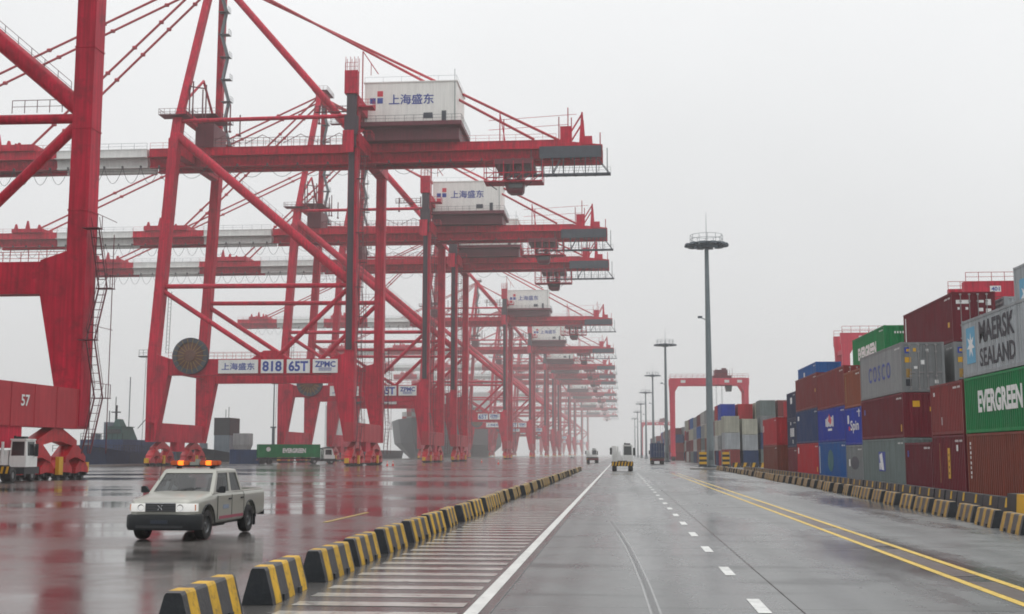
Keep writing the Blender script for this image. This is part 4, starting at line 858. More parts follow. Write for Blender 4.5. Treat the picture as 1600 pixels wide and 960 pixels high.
# ------------------------------------------------------------------ pickup truck (local: x right of viewer, y = distance from nose, z up)
CARW = mat('pickup_paint', (0.37, 0.37, 0.335), 0.30, metal=0.3, var=0.04, scale=1.0, rvar=0.03)
BLACKP = mat('black_plastic', (0.007, 0.010, 0.013), 0.5, var=0.2, scale=4)
CHROME = mat('chrome', (0.55, 0.56, 0.57), 0.15, metal=0.9, var=0.05)
LAMPC = mat('headlamp_glass', (0.80, 0.80, 0.78), 0.08, var=0.05, spec=0.9, emit=(1.0, 0.97, 0.9), estr=0.22)
LAMPO = mat('indicator_orange', (0.7, 0.22, 0.08), 0.25, var=0.05)
AMBER = mat('beacon_lit', (0.9, 0.25, 0.02), 0.25, emit=(1.0, 0.20, 0.015), estr=1.6)
AMBERD = mat('beacon_unlit', (0.55, 0.10, 0.03), 0.3, var=0.15)
TAILR = mat('tail_lamp', (0.4, 0.02, 0.02), 0.2)
SEAT = mat('cab_interior', (0.05, 0.052, 0.058), 0.7, var=0.2, scale=3)
def clear_glass(nm, tint, ior):
    m = bpy.data.materials.new(nm); m.use_nodes = True; t = m.node_tree; t.nodes.clear(); N = t.nodes.new; L = t.links.new
    o = N('ShaderNodeOutputMaterial'); mx = N('ShaderNodeMixShader'); tr = N('ShaderNodeBsdfTransparent'); gl = N('ShaderNodeBsdfGlossy'); fr = N('ShaderNodeFresnel')
    tr.inputs[0].default_value = (*tint, 1); gl.inputs['Roughness'].default_value = 0.03; fr.inputs[0].default_value = ior
    L(fr.outputs[0], mx.inputs[0]); L(tr.outputs[0], mx.inputs[1]); L(gl.outputs[0], mx.inputs[2]); L(mx.outputs[0], o.inputs[0]); return m
CLEAR = clear_glass('clear_glass', (0.45,0.49,0.50), 1.9); TINT = clear_glass('tinted_glass', (0.12,0.14,0.15), 1.35)
def boolean(me, cutters):
    ob = bpy.data.objects.new('tmp_body', me); COL.objects.link(ob); tmp = []
    for cm in cutters:
        co = bpy.data.objects.new('tmp_cut', cm); COL.objects.link(co); tmp.append(co)
        md = ob.modifiers.new('cut', 'BOOLEAN'); md.operation = 'DIFFERENCE'; md.object = co; md.solver = 'EXACT'
    dg = bpy.context.evaluated_depsgraph_get(); out = bpy.data.meshes.new_from_object(ob.evaluated_get(dg))
    bpy.data.objects.remove(ob)
    for c in tmp: bpy.data.objects.remove(c)
    out.materials.clear(); return out
def pickup(loc, rz, label):
    T = thing('pickup_truck', loc, label, 'pickup truck', rz)
    # stations: y, half width, z bottom, z shoulder, z top, crown inset
    st = [(0.055,0.58,0.45,0.79,0.815,0.10),(0.085,0.67,0.43,0.83,0.865,0.11),(0.15,0.745,0.41,0.87,0.915,0.12),(0.27,0.795,0.39,0.90,0.955,0.13),(0.45,0.82,0.38,0.925,0.99,0.14),(0.9,0.833,0.36,0.96,1.045,0.14),(1.30,0.838,0.34,0.985,1.085,0.11),(1.9,0.842,0.33,1.00,1.07,0.06),(2.9,0.842,0.33,1.00,1.07,0.06),(3.30,0.84,0.34,1.00,1.07,0.05)]
    def ring(y, w, zb, zs, zt, ins):
        zm = (zb+zs)/2
        h = [(w*0.90, zb), (w*0.97, zb+0.05), (w*0.992, zb+0.14), (w, zm), (w-0.006, zs-0.08), (w-0.02, zs-0.02), (w-0.05, zs+0.025), (w-ins+0.01, zt-0.022), (w-ins-0.06, zt-0.004), (w*0.45, zt+0.012)]
        return [(x, y, z) for x, z in h] + [(-x, y, z) for x, z in h[::-1]]
    b = MB(); b.loft([ring(*s) for s in st]); me = b.mesh('body')
    def arch(y): c = MB(); c.cyl((0, y, 0.36), 0.43, 'x', 3, 28); return c.mesh('cut')
    me = boolean(me, [arch(0.80)]); link('body', me, CARW, T, smooth=45)
    # load bed
    b = MB(); b.loft([ring(y, w, zb, zs, zt, i) for y, w, zb, zs, zt, i in ((3.33,0.84,0.36,1.01,1.07,0.05),(4.2,0.84,0.38,1.02,1.08,0.05),(4.92,0.83,0.42,1.02,1.08,0.05))]); me = b.mesh('bed')
    c = MB(); c.box(-0.74,0.74,3.40,4.86,0.60,1.3); me = boolean(me, [arch(3.75), c.mesh('cut')]); bed = link('load_bed', me, CARW, T, smooth=45)
    # cab greenhouse: pillars and roof as a shell with real openings
    z0, z1 = 1.04, 1.56
    base = [(-0.79,1.22),(0.79,1.22),(0.79,3.28),(-0.79,3.28)]; top = [(-0.65,1.78),(0.65,1.78),(0.66,3.12),(-0.66,3.12)]
    def cr(t): return [(base[i][0]+(top[i][0]-base[i][0])*t, base[i][1]+(top[i][1]-base[i][1])*t, z0+(z1-z0)*t) for i in range(4)]
    def inter(i, j, u, t):     # point on face between corners i,j
        A = Vector(cr(t)[i]); B_ = Vector(cr(t)[j]); return A.lerp(B_, u)
    b = MB()
    def strip(i, j, ua, ub, ta, tb, th=0.03):
        q = [inter(i,j,ua,ta), inter(i,j,ub,ta), inter(i,j,ub,tb), inter(i,j,ua,tb)]; n = (q[1]-q[0]).cross(q[3]-q[0]).normalized()
        ctr = Vector((0, 2.3, 1.2)); n = n if n.dot(q[0]-ctr) > 0 else -n
        b.loft([[v-n*th for v in q], [v for v in q]])
    # windscreen frame
    strip(0,1,0,0.06,0,1); strip(0,1,0.94,1,0,1); strip(0,1,0.06,0.94,0.90,1); strip(0,1,0.06,0.94,0,0.04)
    for (i, j) in ((1,2),(3,0)):
        f = (lambda u: u) if i == 1 else (lambda u: 1-u)
        for (ua, ub) in ((0,0.07),(0.52,0.60),(0.94,1.0)): strip(i,j,min(f(ua),f(ub)),max(f(ua),f(ub)),0,1)
        strip(i,j,0,1,0.90,1,0.031); strip(i,j,0,1,-0.02,0.06,0.031)
    strip(2,3,0,0.08,0,1); strip(2,3,0.92,1,0,1); strip(2,3,0.08,0.92,0.86,1); strip(2,3,0.08,0.92,0,0.12)
    tp = cr(1); mid = lambda p, s, dz: (p[0]*s, 2.46+(p[1]-2.46)*s, p[2]+dz)
    b.loft([[mid(p,1,-0.03) for p in tp],[mid(p,1,0.0) for p in tp],[mid(p,0.95,0.035) for p in tp],[mid(p,0.8,0.05) for p in tp]])
    b.build('cab', CARW, T, bevel=0)
    def pane(i, j, ua, ub, ta, tb, m, nm):
        q = [inter(i,j,ua,ta), inter(i,j,ub,ta), inter(i,j,ub,tb), inter(i,j,ua,tb)]; n = (q[1]-q[0]).cross(q[3]-q[0]).normalized(); ctr = Vector((0,2.3,1.2))
        if n.dot(q[0]-ctr) < 0: q = q[::-1]; n = -n
        me = bpy.data.meshes.new(nm); me.from_pydata([tuple(v-n*0.014) for v in q], [], [(0,1,2,3)]); return link(nm, me, m, T)
    pane(0,1,0.06,0.94,0.04,0.90,CLEAR,'windscreen'); pane(2,3,0.08,0.92,0.12,0.86,CLEAR,'rear_window')
    for (i, j) in ((1,2),(3,0)):
        f = (lambda u: u) if i == 1 else (lambda u: 1-u)
        for (ua, ub) in ((0.07,0.52),(0.60,0.94)): pane(i,j,min(f(ua),f(ub)),max(f(ua),f(ub)),0.06,0.90,TINT,'side_window')
    b = MB()
    for x in (-0.36, 0.36):
        b.loft([[(x-0.22,2.0,0.75),(x+0.22,2.0,0.75),(x+0.22,2.45,0.75),(x-0.22,2.45,0.75)],[(x-0.22,2.0,0.9),(x+0.22,2.0,0.9),(x+0.22,2.4,0.9),(x-0.22,2.4,0.9)]]); b.loft([[(x-0.22,2.35,0.85),(x+0.22,2.35,0.85),(x+0.22,2.5,0.85),(x-0.22,2.5,0.85)],[(x-0.17,2.52,1.38),(x+0.17,2.52,1.38),(x+0.17,2.62,1.38),(x-0.17,2.62,1.38)]])
    b.box(-0.72,0.72,1.55,1.75,0.92,1.09); b.build('seat', SEAT, T)
    # doors, handles, sill stripe and door emblem
    for s in (-1, 1):
        for (ya, yb) in ((1.42,2.35),(2.40,3.22)):
            b = MB(); w = 0.842
            b.prism([(ya,0.44),(yb,0.44),(yb,0.975),(ya,0.975)], 'x', s*(w-0.012), s*(w+0.004)); d = b.build('door', CARW, T)
            b = MB(); b.box(min(s*(w+0.004),s*(w+0.03)), max(s*(w+0.004),s*(w+0.03)), yb-0.22, yb-0.06, 0.87, 0.905); b.build('handle', BLACKP, d)
        b = MB(); b.box(min(s*0.843,s*0.849), max(s*0.843,s*0.849), 1.5, 3.2, 0.43, 0.50); b.build('stripe', mat('pickup_stripe',(0.30,0.06,0.10),0.35), T)
        b = MB(); b.box(min(s*0.843,s*0.850), max(s*0.843,s*0.850), 1.75, 2.15, 0.66, 0.76); b.build('emblem', mat('pickup_emblem',(0.22,0.26,0.34),0.4), T)
        b = MB(); b.loft([[(s*0.84,1.30,1.06),(s*0.84,1.42,1.06),(s*0.84,1.42,1.10),(s*0.84,1.30,1.10)],[(s*0.92,1.30,1.05),(s*0.92,1.42,1.05),(s*0.92,1.42,1.21),(s*0.92,1.30,1.21)],[(s*1.03,1.32,1.05),(s*1.03,1.41,1.05),(s*1.03,1.41,1.20),(s*1.03,1.32,1.20)]]); b.build('mirror', BLACKP, T, bevel=0.012)
        nose = [(0.36,0.040),(0.48,0.044),(0.58,0.055),(0.67,0.085),(0.72,0.125),(0.765,0.19),(0.80,0.28)]
        for nm, pts, m in (('headlight', nose[:5], LAMPC), ('indicator', nose[4:], LAMPC)):
            b = MB(); b.loft([[(s*(x-0.03), y+0.06, 0.665), (s*(x+0.004), y-0.008, 0.665), (s*(x+0.004), y-0.012, 0.77), (s*(x-0.004), y+0.004, 0.845-0.0*x), (s*(x-0.03), y+0.06, 0.85)] for x, y in pts]); hl = b.build(nm, m, T, smooth=50)
            if nm == 'headlight': b = MB(); b.ringz([(0.075,0.0),(0.05,0.012),(0.01,0.015)], 14, 'y', (s*0.46, 0.028, 0.757)); b.build('reflector', CHROME, hl)
            else: b = MB(); b.box(min(s*0.755,s*0.775), max(s*0.755,s*0.775), 0.165, 0.19, 0.69, 0.82); b.build('side_marker', LAMPO, hl)
        for y in (1.395, 2.375, 3.245): b = MB(); b.box(min(s*0.8405,s*0.8455), max(s*0.8405,s*0.8455), y-0.007, y+0.007, 0.42, 0.99); b.build('shut_line', BLACKP, T)
        b = MB(); b.box(min(s*0.66,s*0.80), max(s*0.66,s*0.80), 4.90, 4.945, 0.55, 0.88); b.build('tail_light', TAILR, T)
        b = MB(); b.box(min(s*0.79,s*0.80), max(s*0.79,s*0.80), 4.18, 4.20, 0.14, 0.42); b.box(min(s*0.62,s*0.84), max(s*0.62,s*0.84), 4.17, 4.185, 0.16, 0.44); b.build('mud_flap', BLACKP, T)
    b = MB(); b.box(-0.352,0.352,0.03,0.13,0.665,0.85); gr = b.build('grille', BLACKP, T)
    b = MB()
    for z in (0.69, 0.73, 0.77, 0.81): b.box(-0.35,0.35,0.018,0.0299,z-0.008,z+0.008)
    b.build('slat', mat('grille_slat',(0.12,0.125,0.13),0.35), gr)
    for s in (-1, 1):
        b = MB(); b.poly([(s*(0.055-0.04*math.sin(t*math.pi/6)), 0.016, 0.70+0.11*t/6) for t in range(7)], 0.009, 5); b.build('emblem', CHROME, gr)
    b = MB(); b.box(-0.36,0.36,0.012,0.0299,0.845,0.868); b.build('trim', CHROME, gr)
    path = [(-0.87,0.44),(-0.868,0.28),(-0.83,0.13),(-0.74,0.045),(-0.55,-0.005),(-0.25,-0.025),(0.25,-0.025),(0.55,-0.005),(0.74,0.045),(0.83,0.13),(0.868,0.28),(0.87,0.44)]
    b = MB(); b.loft([[(x*0.90, y+0.10, 0.27), (x*0.975, y+0.02, 0.25), (x, y, 0.33), (x, y, 0.52), (x*0.985, y+0.015, 0.59), (x*0.93, y+0.10, 0.61)] for x, y in path]); bp = b.build('bumper', BLACKP, T, smooth=50)
    b = MB(); b.box(-0.55,0.55,-0.03,-0.018,0.30,0.36); b.build('air_intake', DARK, bp)
    b = MB(); b.box(-0.2,0.2,-0.038,-0.031,0.40,0.48); b.build('number_plate', mat('plate_dark',(0.02,0.028,0.045),0.4), bp)
    b = MB(); b.box(-0.62,0.62,0.25,4.7,0.28,0.40); b.box(-0.7,0.7,0.6,1.0,0.28,0.40); b.box(-0.7,0.7,3.6,3.9,0.27,0.40); b.box(-0.45,0.45,1.05,3.0,0.22,0.30); b.build('chassis', DARK, T)
    b = MB(); b.box(-0.80,0.80,4.93,5.03,0.38,0.50); b.build('rear_bumper', BLACKP, T)
    for s in (-1, 1):
        for y in (0.80, 3.75):
            b = MB(); c = (s*0.72, y, 0.345)
            b.ringz([(0.20,-0.10),(0.27,-0.115),(0.33,-0.10),(0.345,-0.06),(0.345,0.06),(0.33,0.10),(0.27,0.115),(0.20,0.10),(0.20,-0.10)], 28, 'x', c); w = b.build('wheel', TYRE, T, smooth=50)
            b = MB(); b.ringz([(0.205,0.08),(0.19,0.085),(0.175,0.05),(0.06,0.06),(0.05,0.085),(0.005,0.085)] if s > 0 else [(0.205,-0.08),(0.19,-0.085),(0.175,-0.05),(0.06,-0.06),(0.05,-0.085),(0.005,-0.085)], 24, 'x', c); b.build('rim', mat('pickup_rim',(0.10,0.105,0.11),0.4,metal=0.5,var=0.2), w, smooth=40)
    for s in (-1, 1):
        for yc in (0.80, 3.75):
            b = MB(); b.poly([(s*0.838, yc+0.445*math.cos(t*math.pi/10), 0.36+0.445*math.sin(t*math.pi/10)) for t in range(0, 11)], 0.018, 5); b.build('arch_lip', BLACKP, T)
        b = MB(); b.tube((s*0.1-0.25, 1.24, 1.065), (s*0.1+0.32, 1.36, 1.175), 0.008, 5); b.build('wiper', BLACKP, T)
    b = MB(); b.tube((-0.70,1.52,1.07),(-0.62,1.60,1.9),0.006,4); b.build('aerial', BLACKP, T)
    # roof light bar
    b = MB(); b.box(-0.56,0.56,2.02,2.22,1.655,1.69); b.box(-0.46,-0.38,2.05,2.2,1.57,1.655); b.box(0.38,0.46,2.05,2.2,1.57,1.655); lb = b.build('light_bar', BLACKP, T)
    for (x0, x1, m) in ((-0.60,-0.42,AMBERD),(-0.418,-0.28,AMBER),(-0.278,-0.14,AMBERD),(0.14,0.278,AMBERD),(0.28,0.418,AMBER),(0.42,0.60,AMBERD)):
        b = MB(); b.box(x0, x1, 2.0, 2.24, 1.692, 1.80); b.build('beacon', m, lb, bevel=0.015)
    b = MB(); b.box(-0.12,0.12,2.03,2.22,1.692,1.77); b.cyl((0.06,2.1,1.80),0.06,'z',0.07,12); b.build('loudspeaker', mat('speaker_grey',(0.28,0.29,0.26),0.5), lb)
    return T
PK = pickup((-10.36, 26.98, -0.006), R(-1.5), 'pale double-cab pickup with amber light bar driving on the wet apron')
PK.scale = (1.0, 1.0, 1.0)
c = copy_tree(PK); c['label'] = 'tiny distant vehicle with amber lights at the far cranes'; c.location = (-22.0, 560, -0.006)

# ------------------------------------------------------------------ terminal tractors and trailers (local: rear at y=0, driving +y)
def tractor(loc, rz, label, rear=True):
    T = thing('yard_tractor', loc, label, 'truck', rz, group='yard tractors')
    b = MB(); b.box(-0.50,0.50,0.2,5.0,0.62,0.95); b.box(-1.15,1.15,2.6,5.2,0.55,1.05); b.build('chassis', DARK, T)
    b = MB(); b.box(0.05,1.22,2.6,4.6,1.05,1.75); b.loft([[(0.05,2.6,1.75),(1.22,2.6,1.75),(1.22,4.6,1.75),(0.05,4.6,1.75)],[(0.10,2.68,2.95),(1.16,2.68,2.95),(1.16,4.3,2.95),(0.10,4.3,2.95)]]); b.box(0.05,1.2,2.62,4.35,2.95,3.05); cb = b.build('cab', WHITE, T)
    b = MB(); b.add([(0.16,2.60,1.85),(1.10,2.60,1.85),(1.07,2.655,2.85),(0.19,2.655,2.85)],[(0,1,2,3)]); b.build('rear_window', GLASSD, cb)
    b = MB(); b.add([(0.04,2.9,1.85),(0.04,4.2,1.85),(0.085,4.1,2.85),(0.085,2.9,2.85)],[(0,1,2,3)]); b.build('side_window', GLASSD, cb); b = MB(); b.add([(1.225,2.9,1.85),(1.225,4.2,1.85),(1.18,4.1,2.85),(1.18,2.9,2.85)],[(0,1,2,3)]); b.build('side_window', GLASSD, cb)
    b = MB(); b.box(0.35,0.95,2.9,3.5,3.05,3.22); b.cyl((0.30,2.8,3.16),0.09,'z',0.22,10); b.build('beacon', BLACKP, cb)
    b = MB(); b.box(-1.22,0.0,2.9,5.1,1.05,1.70); b.box(-0.9,-0.1,2.7,2.9,1.05,1.9); b.cyl((-0.55,2.75,2.1),0.11,'z',1.5,10); b.box(-1.15,-0.2,3.0,3.9,1.7,2.25); b.build('engine_cover', WHITE, T)
    b = MB(); b.box(-1.22,-1.14,2.3,2.6,1.0,2.9); b.box(-1.22,-0.7,2.3,2.38,2.1,2.9); b.build('mirror_post', WHITE, T)
    b = MB(); b.box(-1.45,-1.22,2.9,3.0,1.9,2.7); b.box(1.26,1.5,4.0,4.1,1.8,2.7); b.build('mirror', BLACKP, T)
    bar = MB(); bar.box(-1.25,1.25,0.0,0.14,0.62,1.12); br = bar.build('rear_bar', BLACKP, T)
    for i in range(7):
        x = -1.22+i*0.355; b = MB(); b.add([(x,-0.004,0.63),(x+0.17,-0.004,0.63),(x+0.02,-0.004,1.11) if False else (x+0.27,-0.004,1.11),(x+0.10,-0.004,1.11)],[(0,1,2,3)]); b.build('stripe', YELM, br)
    b = MB(); b.box(-0.55,0.55,0.5,1.5,0.95,1.2); b.build('fifth_wheel', DARK, T)
    for (x, y) in ((-0.92,0.75),(0.92,0.75),(-0.95,4.2),(0.95,4.2)):
        b = MB(); ww = 0.27 if y < 2 else 0.15
        b.ringz([(0.26,-ww),(0.46,-ww),(0.50,-ww+0.05),(0.50,ww-0.05),(0.46,ww),(0.26,ww),(0.26,-ww)], 22, 'x', (x,y,0.5)); w = b.build('wheel', TYRE, T)
        b = MB(); b.cyl((x,y,0.5),0.265,'x',ww*1.6,16); b.build('rim', RIM, w)
    return T
TR = tractor((0.25, 141.0, 0), 0, 'white yard tractor with yellow-striped tail in the lane ahead')
c = copy_tree(TR); c['label'] = 'white yard tractor partly hidden at left edge beside the crane bogies'; c.location = (-43.1, 81.0, -0.006); c.rotation_euler = (0,0,R(4)); 
def trailer(loc, rz, label, box=None):
    T = thing('container_trailer', loc, label, 'trailer', rz, group='yard trailers')
    b = MB()
    for x in (-0.55, 0.4): b.box(x, x+0.15, 0, 12.4, 0.95, 1.28)
    for y in (0.1, 3, 6, 9, 12.0): b.box(-1.2,1.2,y,y+0.25,1.1,1.3)
    b.build('frame', DARK, T)
    b = MB(); b.box(-1.2,1.2,-0.06,0.0,0.7,1.05); b.build('rear_bar', DRED, T)
    for y in (1.0, 2.3):
        for x in (-0.95, 0.95):
            b = MB(); b.cyl((x,y,0.5),0.5,'x',0.5,18); w = b.build('wheel', TYRE, T)
    return T
# truck with a dark blue box in the oncoming lane
trailer((7.2, 236, 0), 0, 'dark trailer under a dark blue container in the far right lane')
c = container(7.2-1.22, 236.05, 1.31, 12.19, 2.75, 'dark blue', 'dark blue container on a trailer in the far right lane', 'containers on trailers', door=True)
c2 = copy_tree(TR); c2['label'] = 'white yard tractor in front of the dark blue trailer'; c2.location = (7.2, 246.6, 0)
# empty trailer train by the edge line
trailer((-5.9, 268, 0), R(3), 'empty dark trailer standing beyond the left barriers')
c3 = copy_tree(TR); c3['label'] = 'small pale yard tractor beyond the left barriers'; c3.location = (-6.4, 279, 0); c3.rotation_euler = (0,0,R(3))
# trailer under crane 818 with a blue and a green container
TG = trailer((-71.2, 236.0, 0), R(-64), 'dark trailer carrying the green container under crane 818')
def rot_pt(x, y, a): return (x*math.cos(a)-y*math.sin(a), x*math.sin(a)+y*math.cos(a))
q = rot_pt(-1.22, 0.05, R(-64))
g = container(-71.2+q[0], 236.0+q[1], 1.31, 12.19, 2.59, 'green', 'green container with white lettering on a trailer under crane 818', 'containers on trailers'); g.rotation_euler = (0,0,R(-64))
lettering(g, 'EVERGREEN', (CW-0.004, 7.0, 1.35), 4.6, 0.95, (0,1,0), (0,0,1), WHITEL, 0.06)
b = MB(); b.add([(CW-0.006, 1.9+0.45*math.cos(t*math.pi/8), 1.6+0.45*math.sin(t*math.pi/8)) for t in range(16)], [tuple(range(16))]); b.build('emblem', WHITEL, g)
c4 = copy_tree(TR); c4['label'] = 'white yard tractor pulling the green container'; q = rot_pt(0, 10.4, R(-64)); c4.location = (-71.2+q[0], 236.0+q[1], 0); c4.rotation_euler = (0,0,R(-64))
g2 = container(-79.6, 244.5, 0.0, 6.06, 2.9, 'dark blue', 'dark blue container on the quay left of the green one', 'containers on the quay'); g2.rotation_euler = (0,0,R(-70))

# traffic cones at the crane feet
def cone(loc, label):
    T = thing('traffic_cone', loc, label, 'traffic cone', group='cones by the crane feet')
    b = MB(); b.box(-0.22,0.22,-0.22,0.22,0,0.05); b.ringz([(0.19,0.05),(0.12,0.38)], 14); b.ringz([(0.085,0.55),(0.03,0.85),(0.005,0.86)], 14); b.build('cone_body', mat('cone_red',(0.75,0.05,0.03),0.4), T)
    b = MB(); b.ringz([(0.12,0.38),(0.085,0.55)], 14); b.build('white_band', WHITEL, T)
    return T
k0 = cone((-39.5, 206, -0.006), 'red and white cone right of the landside leg of crane 818')
for (x, y, lab) in ((-38.8, 207.5, 'second red and white cone beside crane 818'), (-34.0, 300, 'red cone right of the second crane'), (-24.5, 246, 'red cone on the open apron')):
    c = copy_tree(k0); c['label'] = lab; c.location = (x, y, -0.006)

# striped boards at the mast island and striped wheel-stops across the aisle
def striped(loc, w, h, n, label, rz=0):
    T = thing('striped_barricade', loc, label, 'barricade', rz, group='yellow and black boards')
    for i in range(n):
        b = MB(); b.box(-w/2, w/2, 0, 0.4, 0.15+i*h/n, 0.15+(i+1)*h/n-0.004); b.build('band', YELM if i % 2 else CONCD, T)
    b = MB(); b.box(-w/2-0.12,-w/2-0.002,0.1,0.3,0,h+0.3); b.box(w/2+0.002,w/2+0.12,0.1,0.3,0,h+0.3); b.build('post', GALV, T)
    return T
striped((10.9, 163.5, 0.18), 0.95, 1.9, 6, 'yellow and black banded block left of the nearest light mast')
striped((13.9, 163.5, 0.18), 0.9, 1.9, 6, 'yellow and black banded block right of the nearest light mast')
wsm = MB()
ws = MB(); ws.prism([(0,0),(1.2,0),(1.1,0.7),(0.1,0.7)], 'y', 0, 0.6); ws.mi = 1; ws.prism([(0.25,-0.004),(0.62,-0.004),(0.86,0.704),(0.46,0.704)], 'y', -0.006, 0.606)
ME_W = ws.mesh('wheel_stop'); ME_W.materials.append(CONCD); ME_W.materials.append(YELM)
for k in range(9):
    o = bpy.data.objects.new('wheel_stop', ME_W); COL.objects.link(o); o.location = (15.4+k*1.32, 186.0, -0.02)
    tag(o, 'yellow and black striped block, %s from the mast, across the aisle' % ordinal(k+1), 'barrier', 'striped blocks across the aisle')

# ------------------------------------------------------------------ harbour: vessels, hopper
HULLD = mat('hull_dark', (0.022,0.030,0.042), 0.5, var=0.25, scale=0.15, streak=0.25)
HULLB = mat('hull_blue', (0.02,0.045,0.12), 0.5, var=0.2, scale=0.3, streak=0.2)
SUPW = mat('superstructure_white', (0.62,0.63,0.62), 0.5, var=0.08, scale=0.3, streak=0.15)
SUPG = mat('superstructure_grey', (0.16,0.20,0.23), 0.5, var=0.2, scale=0.5, streak=0.2)
GREENS = mat('wheelhouse_green', (0.035,0.10,0.085), 0.5, var=0.2, scale=0.5)
def hull(x0, x1, ya, yb, z0, z1, bow=14, flare=0.6):
    b = MB(); xc = (x0+x1)/2; hw = (x1-x0)/2
    R_ = lambda y, w, zt, lift=0: [(xc-w*flare, y+lift, z0), (xc+w*flare, y+lift, z0), (xc+w*0.92, y+lift*0.5, (z0+zt)*0.45), (xc+w, y, zt), (xc-w, y, zt), (xc-w*0.92, y+lift*0.5, (z0+zt)*0.45)]
    b.loft([R_(ya, hw*0.16, z1+1.2, bow*0.35), R_(ya+bow*0.35, hw*0.62, z1+0.7, bow*0.18), R_(ya+bow, hw, z1), R_(yb-3, hw, z1), R_(yb, hw*0.85, z1)]); return b
def boxes(T, nm, m, lst):
    for l in lst: b = MB(); b.box(*l); b.build(nm, m, T)
T = thing('tugboat', (0,0,0), 'dark blue harbour tug with green wheelhouse behind the nearest crane leg', 'tugboat')
hull(-99.5, -87.5, 205, 238, -3.0, 2.3, 8).build('hull', HULLB, T)
boxes(T, 'deckhouse', HULLB, [(-97.5,-89.5,214,230,2.3,4.6)]); b = MB(); b.loft([[(-94.2,217,4.6),(-90.8,217,4.6),(-90.8,224,4.6),(-94.2,224,4.6)],[(-93.8,217.3,6.9),(-91.2,217.3,6.9),(-91.2,222.5,6.9),(-93.8,222.5,6.9)]]); b.box(-94.0,-91.0,217.2,222.8,6.9,7.05); b.loft([[(-93.2,218,7.05),(-91.8,218,7.05),(-91.8,221,7.05),(-93.2,221,7.05)],[(-92.9,218.4,8.4),(-92.1,218.4,8.4),(-92.1,220,8.4),(-92.9,220,8.4)]]); b.build('wheelhouse', GREENS, T)
boxes(T, 'window', GLASSD, [(-93.7,-93.0,217.0,217.2,5.7,6.5),(-92.9,-92.1,217.0,217.2,5.7,6.5),(-92.0,-91.3,217.0,217.2,5.7,6.5)]); boxes(T, 'funnel', SUPG, [(-97.5,-96.3,224,226,4.6,8.0),(-99.0,-98.0,222,224,2.3,5.8),(-90.2,-89.2,226,228,4.6,6.2),(-96.2,-95.2,213,215,2.3,4.0)])
b = MB(); b.rail([(-99,206.5,2.4),(-88,206.5,2.4),(-88,236,2.4)],1.1,1.2,0.05); b.rail([(-97.4,214,4.6),(-89.6,214,4.6)],1.1,1.0,0.05); b.tube((-96.9,225,8),(-96.9,225,10.2),0.1,5); b.tube((-90.5,229,4.6),(-90.5,229,10),0.12,5); b.tube((-90.5,229,9.6),(-94.5,233,7),0.08,5); b.tube((-93.2,219.5,8),(-93.2,219.5,11.0),0.2,8); b.tube((-93.6,220,8),(-93.6,220,12.6),0.08,5); b.box(-94,-92.4,219,219.6,9.6,9.8); b.build('mast', DARK, T)
T = thing('signal_mast', (-88.2, 222.0, -2.8), 'thin tall signal mast standing behind the tug', 'mast')
b = MB(); b.tube((-3.6,0,0),(-3.6,0,8),0.28,8); b.tube((-3.6,0,8),(-3.6,0,19.2),0.09,6); b.build('pole', GALVD, T); b = MB(); b.box(-4.2,-3.0,-0.3,0.3,7.8,8.0); b.build('platform', GALVD, T)
T = thing('supply_barge', (0,0,0), 'grey barge with dark blocky deckhouse behind crane 818', 'barge')
hull(-101, -86.5, 262, 320, -3.0, 2.2, 6).build('hull', HULLD, T); boxes(T, 'deckhouse', SUPG, [(-90.9,-87.4,268,276,2.2,6.2)]); boxes(T, 'funnel', DARK, [(-91.0,-87.3,268,275,6.2,10.1)])
b = MB(); b.tube((-91.2,316,2.2),(-91.2,316,9),0.4,6); b.tube((-91.2,316,9),(-91.2,316,20.5),0.18,6); b.box(-91.9,-90.5,315.7,316.3,8.8,9.2); b.build('derrick_mast', GALVD, T); b = MB(); b.tube((-89,270,10.1),(-89,270,12),0.08,5); b.tube((-88.3,270,10.1),(-88.3,270,12.6),0.08,5); b.build('aerial', DARK, T)
boxes(T, 'deck_crate', SUPG, [(-93.2,-92.0,265,267,2.2,4.4),(-95.0,-93.4,266,268,2.2,3.4)])
T = thing('steel_hopper', (-81.3, 258, 0), 'pale grey steel hopper on splayed legs standing on the quay', 'hopper')
b = MB(); b.loft([[(-1.0,-1.2,2.2),(1.3,-1.2,2.2),(1.3,1.2,2.2),(-1.0,1.2,2.2)],[(-1.5,-1.6,4.0),(1.9,-1.6,4.0),(1.9,1.6,4.0),(-1.5,1.6,4.0)],[(-1.5,-1.6,6.4),(1.9,-1.6,6.4),(1.9,1.6,6.4),(-1.5,1.6,6.4)]]); b.build('body', mat('hopper_grey',(0.30,0.305,0.31),0.5,var=0.15,streak=0.2), T)
for (x, y) in ((-1,-1),(1,-1),(1,1),(-1,1)): b = MB(); b.beam((0.2+x*1.1, y*1.1, 2.6), (0.2+x*2.2, y*1.8, 0), 0.5, 0.5); b.build('leg', MATS['hopper_grey'], T)
T = thing('coastal_ship', (0,0,0), 'ship with tall white accommodation block behind crane 818', 'ship')
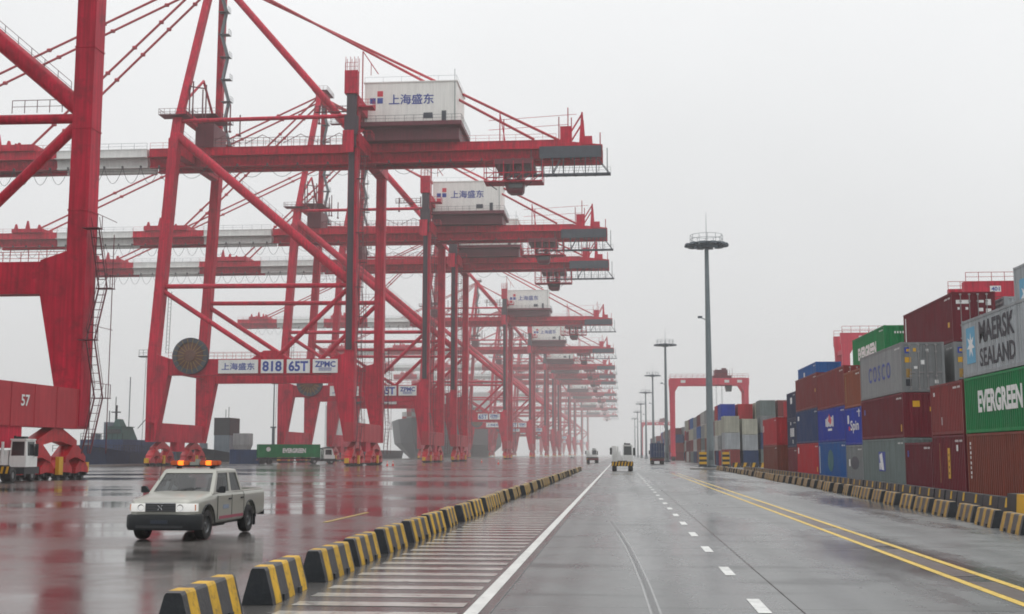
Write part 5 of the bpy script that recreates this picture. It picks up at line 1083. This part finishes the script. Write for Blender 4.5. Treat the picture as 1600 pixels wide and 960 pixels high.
hull(-108, -88.5, 415, 500, -3.0, 3.4, 10).build('hull', HULLD, T); boxes(T, 'accommodation', SUPW, [(-105.5,-100.9,432,442,3.4,19.5)])
for i in range(6): boxes(T, 'window_band', SLATE, [(-104.9,-101.5,431.88,431.998,5.4+i*2.3,6.2+i*2.3)])
b = MB(); b.tube((-92.0,425,3.4),(-92.0,425,26.0),0.22,6); b.tube((-92,425,9),(-92,425,13),0.45,6); b.box(-92.7,-91.3,424.8,425.2,12.5,13.0); b.build('derrick_mast', GALVD, T)
T = thing('container_ship', (0,0,0), 'large dark-hulled container ship moored beyond the second crane', 'ship')
hull(-127, -86.2, 640, 905, -3.0, 20.0, 34, 0.35).build('hull', HULLD, T)
rnd = random.Random(4)
for k in range(9):
    for r in range(13):
        for t in range(2 + (k % 3)):
            if r > 8 or t == 1 + (k % 3) or k == 0:
                m = paint(rnd.choice(palette)); o = bpy.data.objects.new('deck_container', cpart('whole', 12.19, 2.59)); COL.objects.link(o); o.parent = T; o.location = (-123+r*2.75, 684+k*14.5, 20.6+t*2.62); o.material_slots[0].link = 'OBJECT'; o.material_slots[0].material = m
boxes(T, 'accommodation', SUPW, [(-124,-90,830,844,20,44)]); b = MB(); b.tube((-106,660,20),(-106,660,36),0.5,8); b.build('foremast', SUPW, T)
boxes(T, 'mooring_deck', SUPW, [(-108.5,-106.5,650,652,20.6,23.5)])

# ------------------------------------------------------------------ haze
hz = MB(); hz.box(-2600, 2600, -200, 5000, -4.2, 97.0)
hm = bpy.data.materials.new('haze_air'); hm.use_nodes = True; t = hm.node_tree; t.nodes.clear()
o = t.nodes.new('ShaderNodeOutputMaterial'); v = t.nodes.new('ShaderNodeVolumePrincipled'); t.links.new(v.outputs[0], o.inputs['Volume'])
v.inputs['Color'].default_value = (0.975, 0.975, 0.975, 1); v.inputs['Density'].default_value = 0.00042; v.inputs['Anisotropy'].default_value = 0.2
tag(hz.build('haze', hm), 'pale rain haze filling the air over the port', 'haze', kind='stuff')
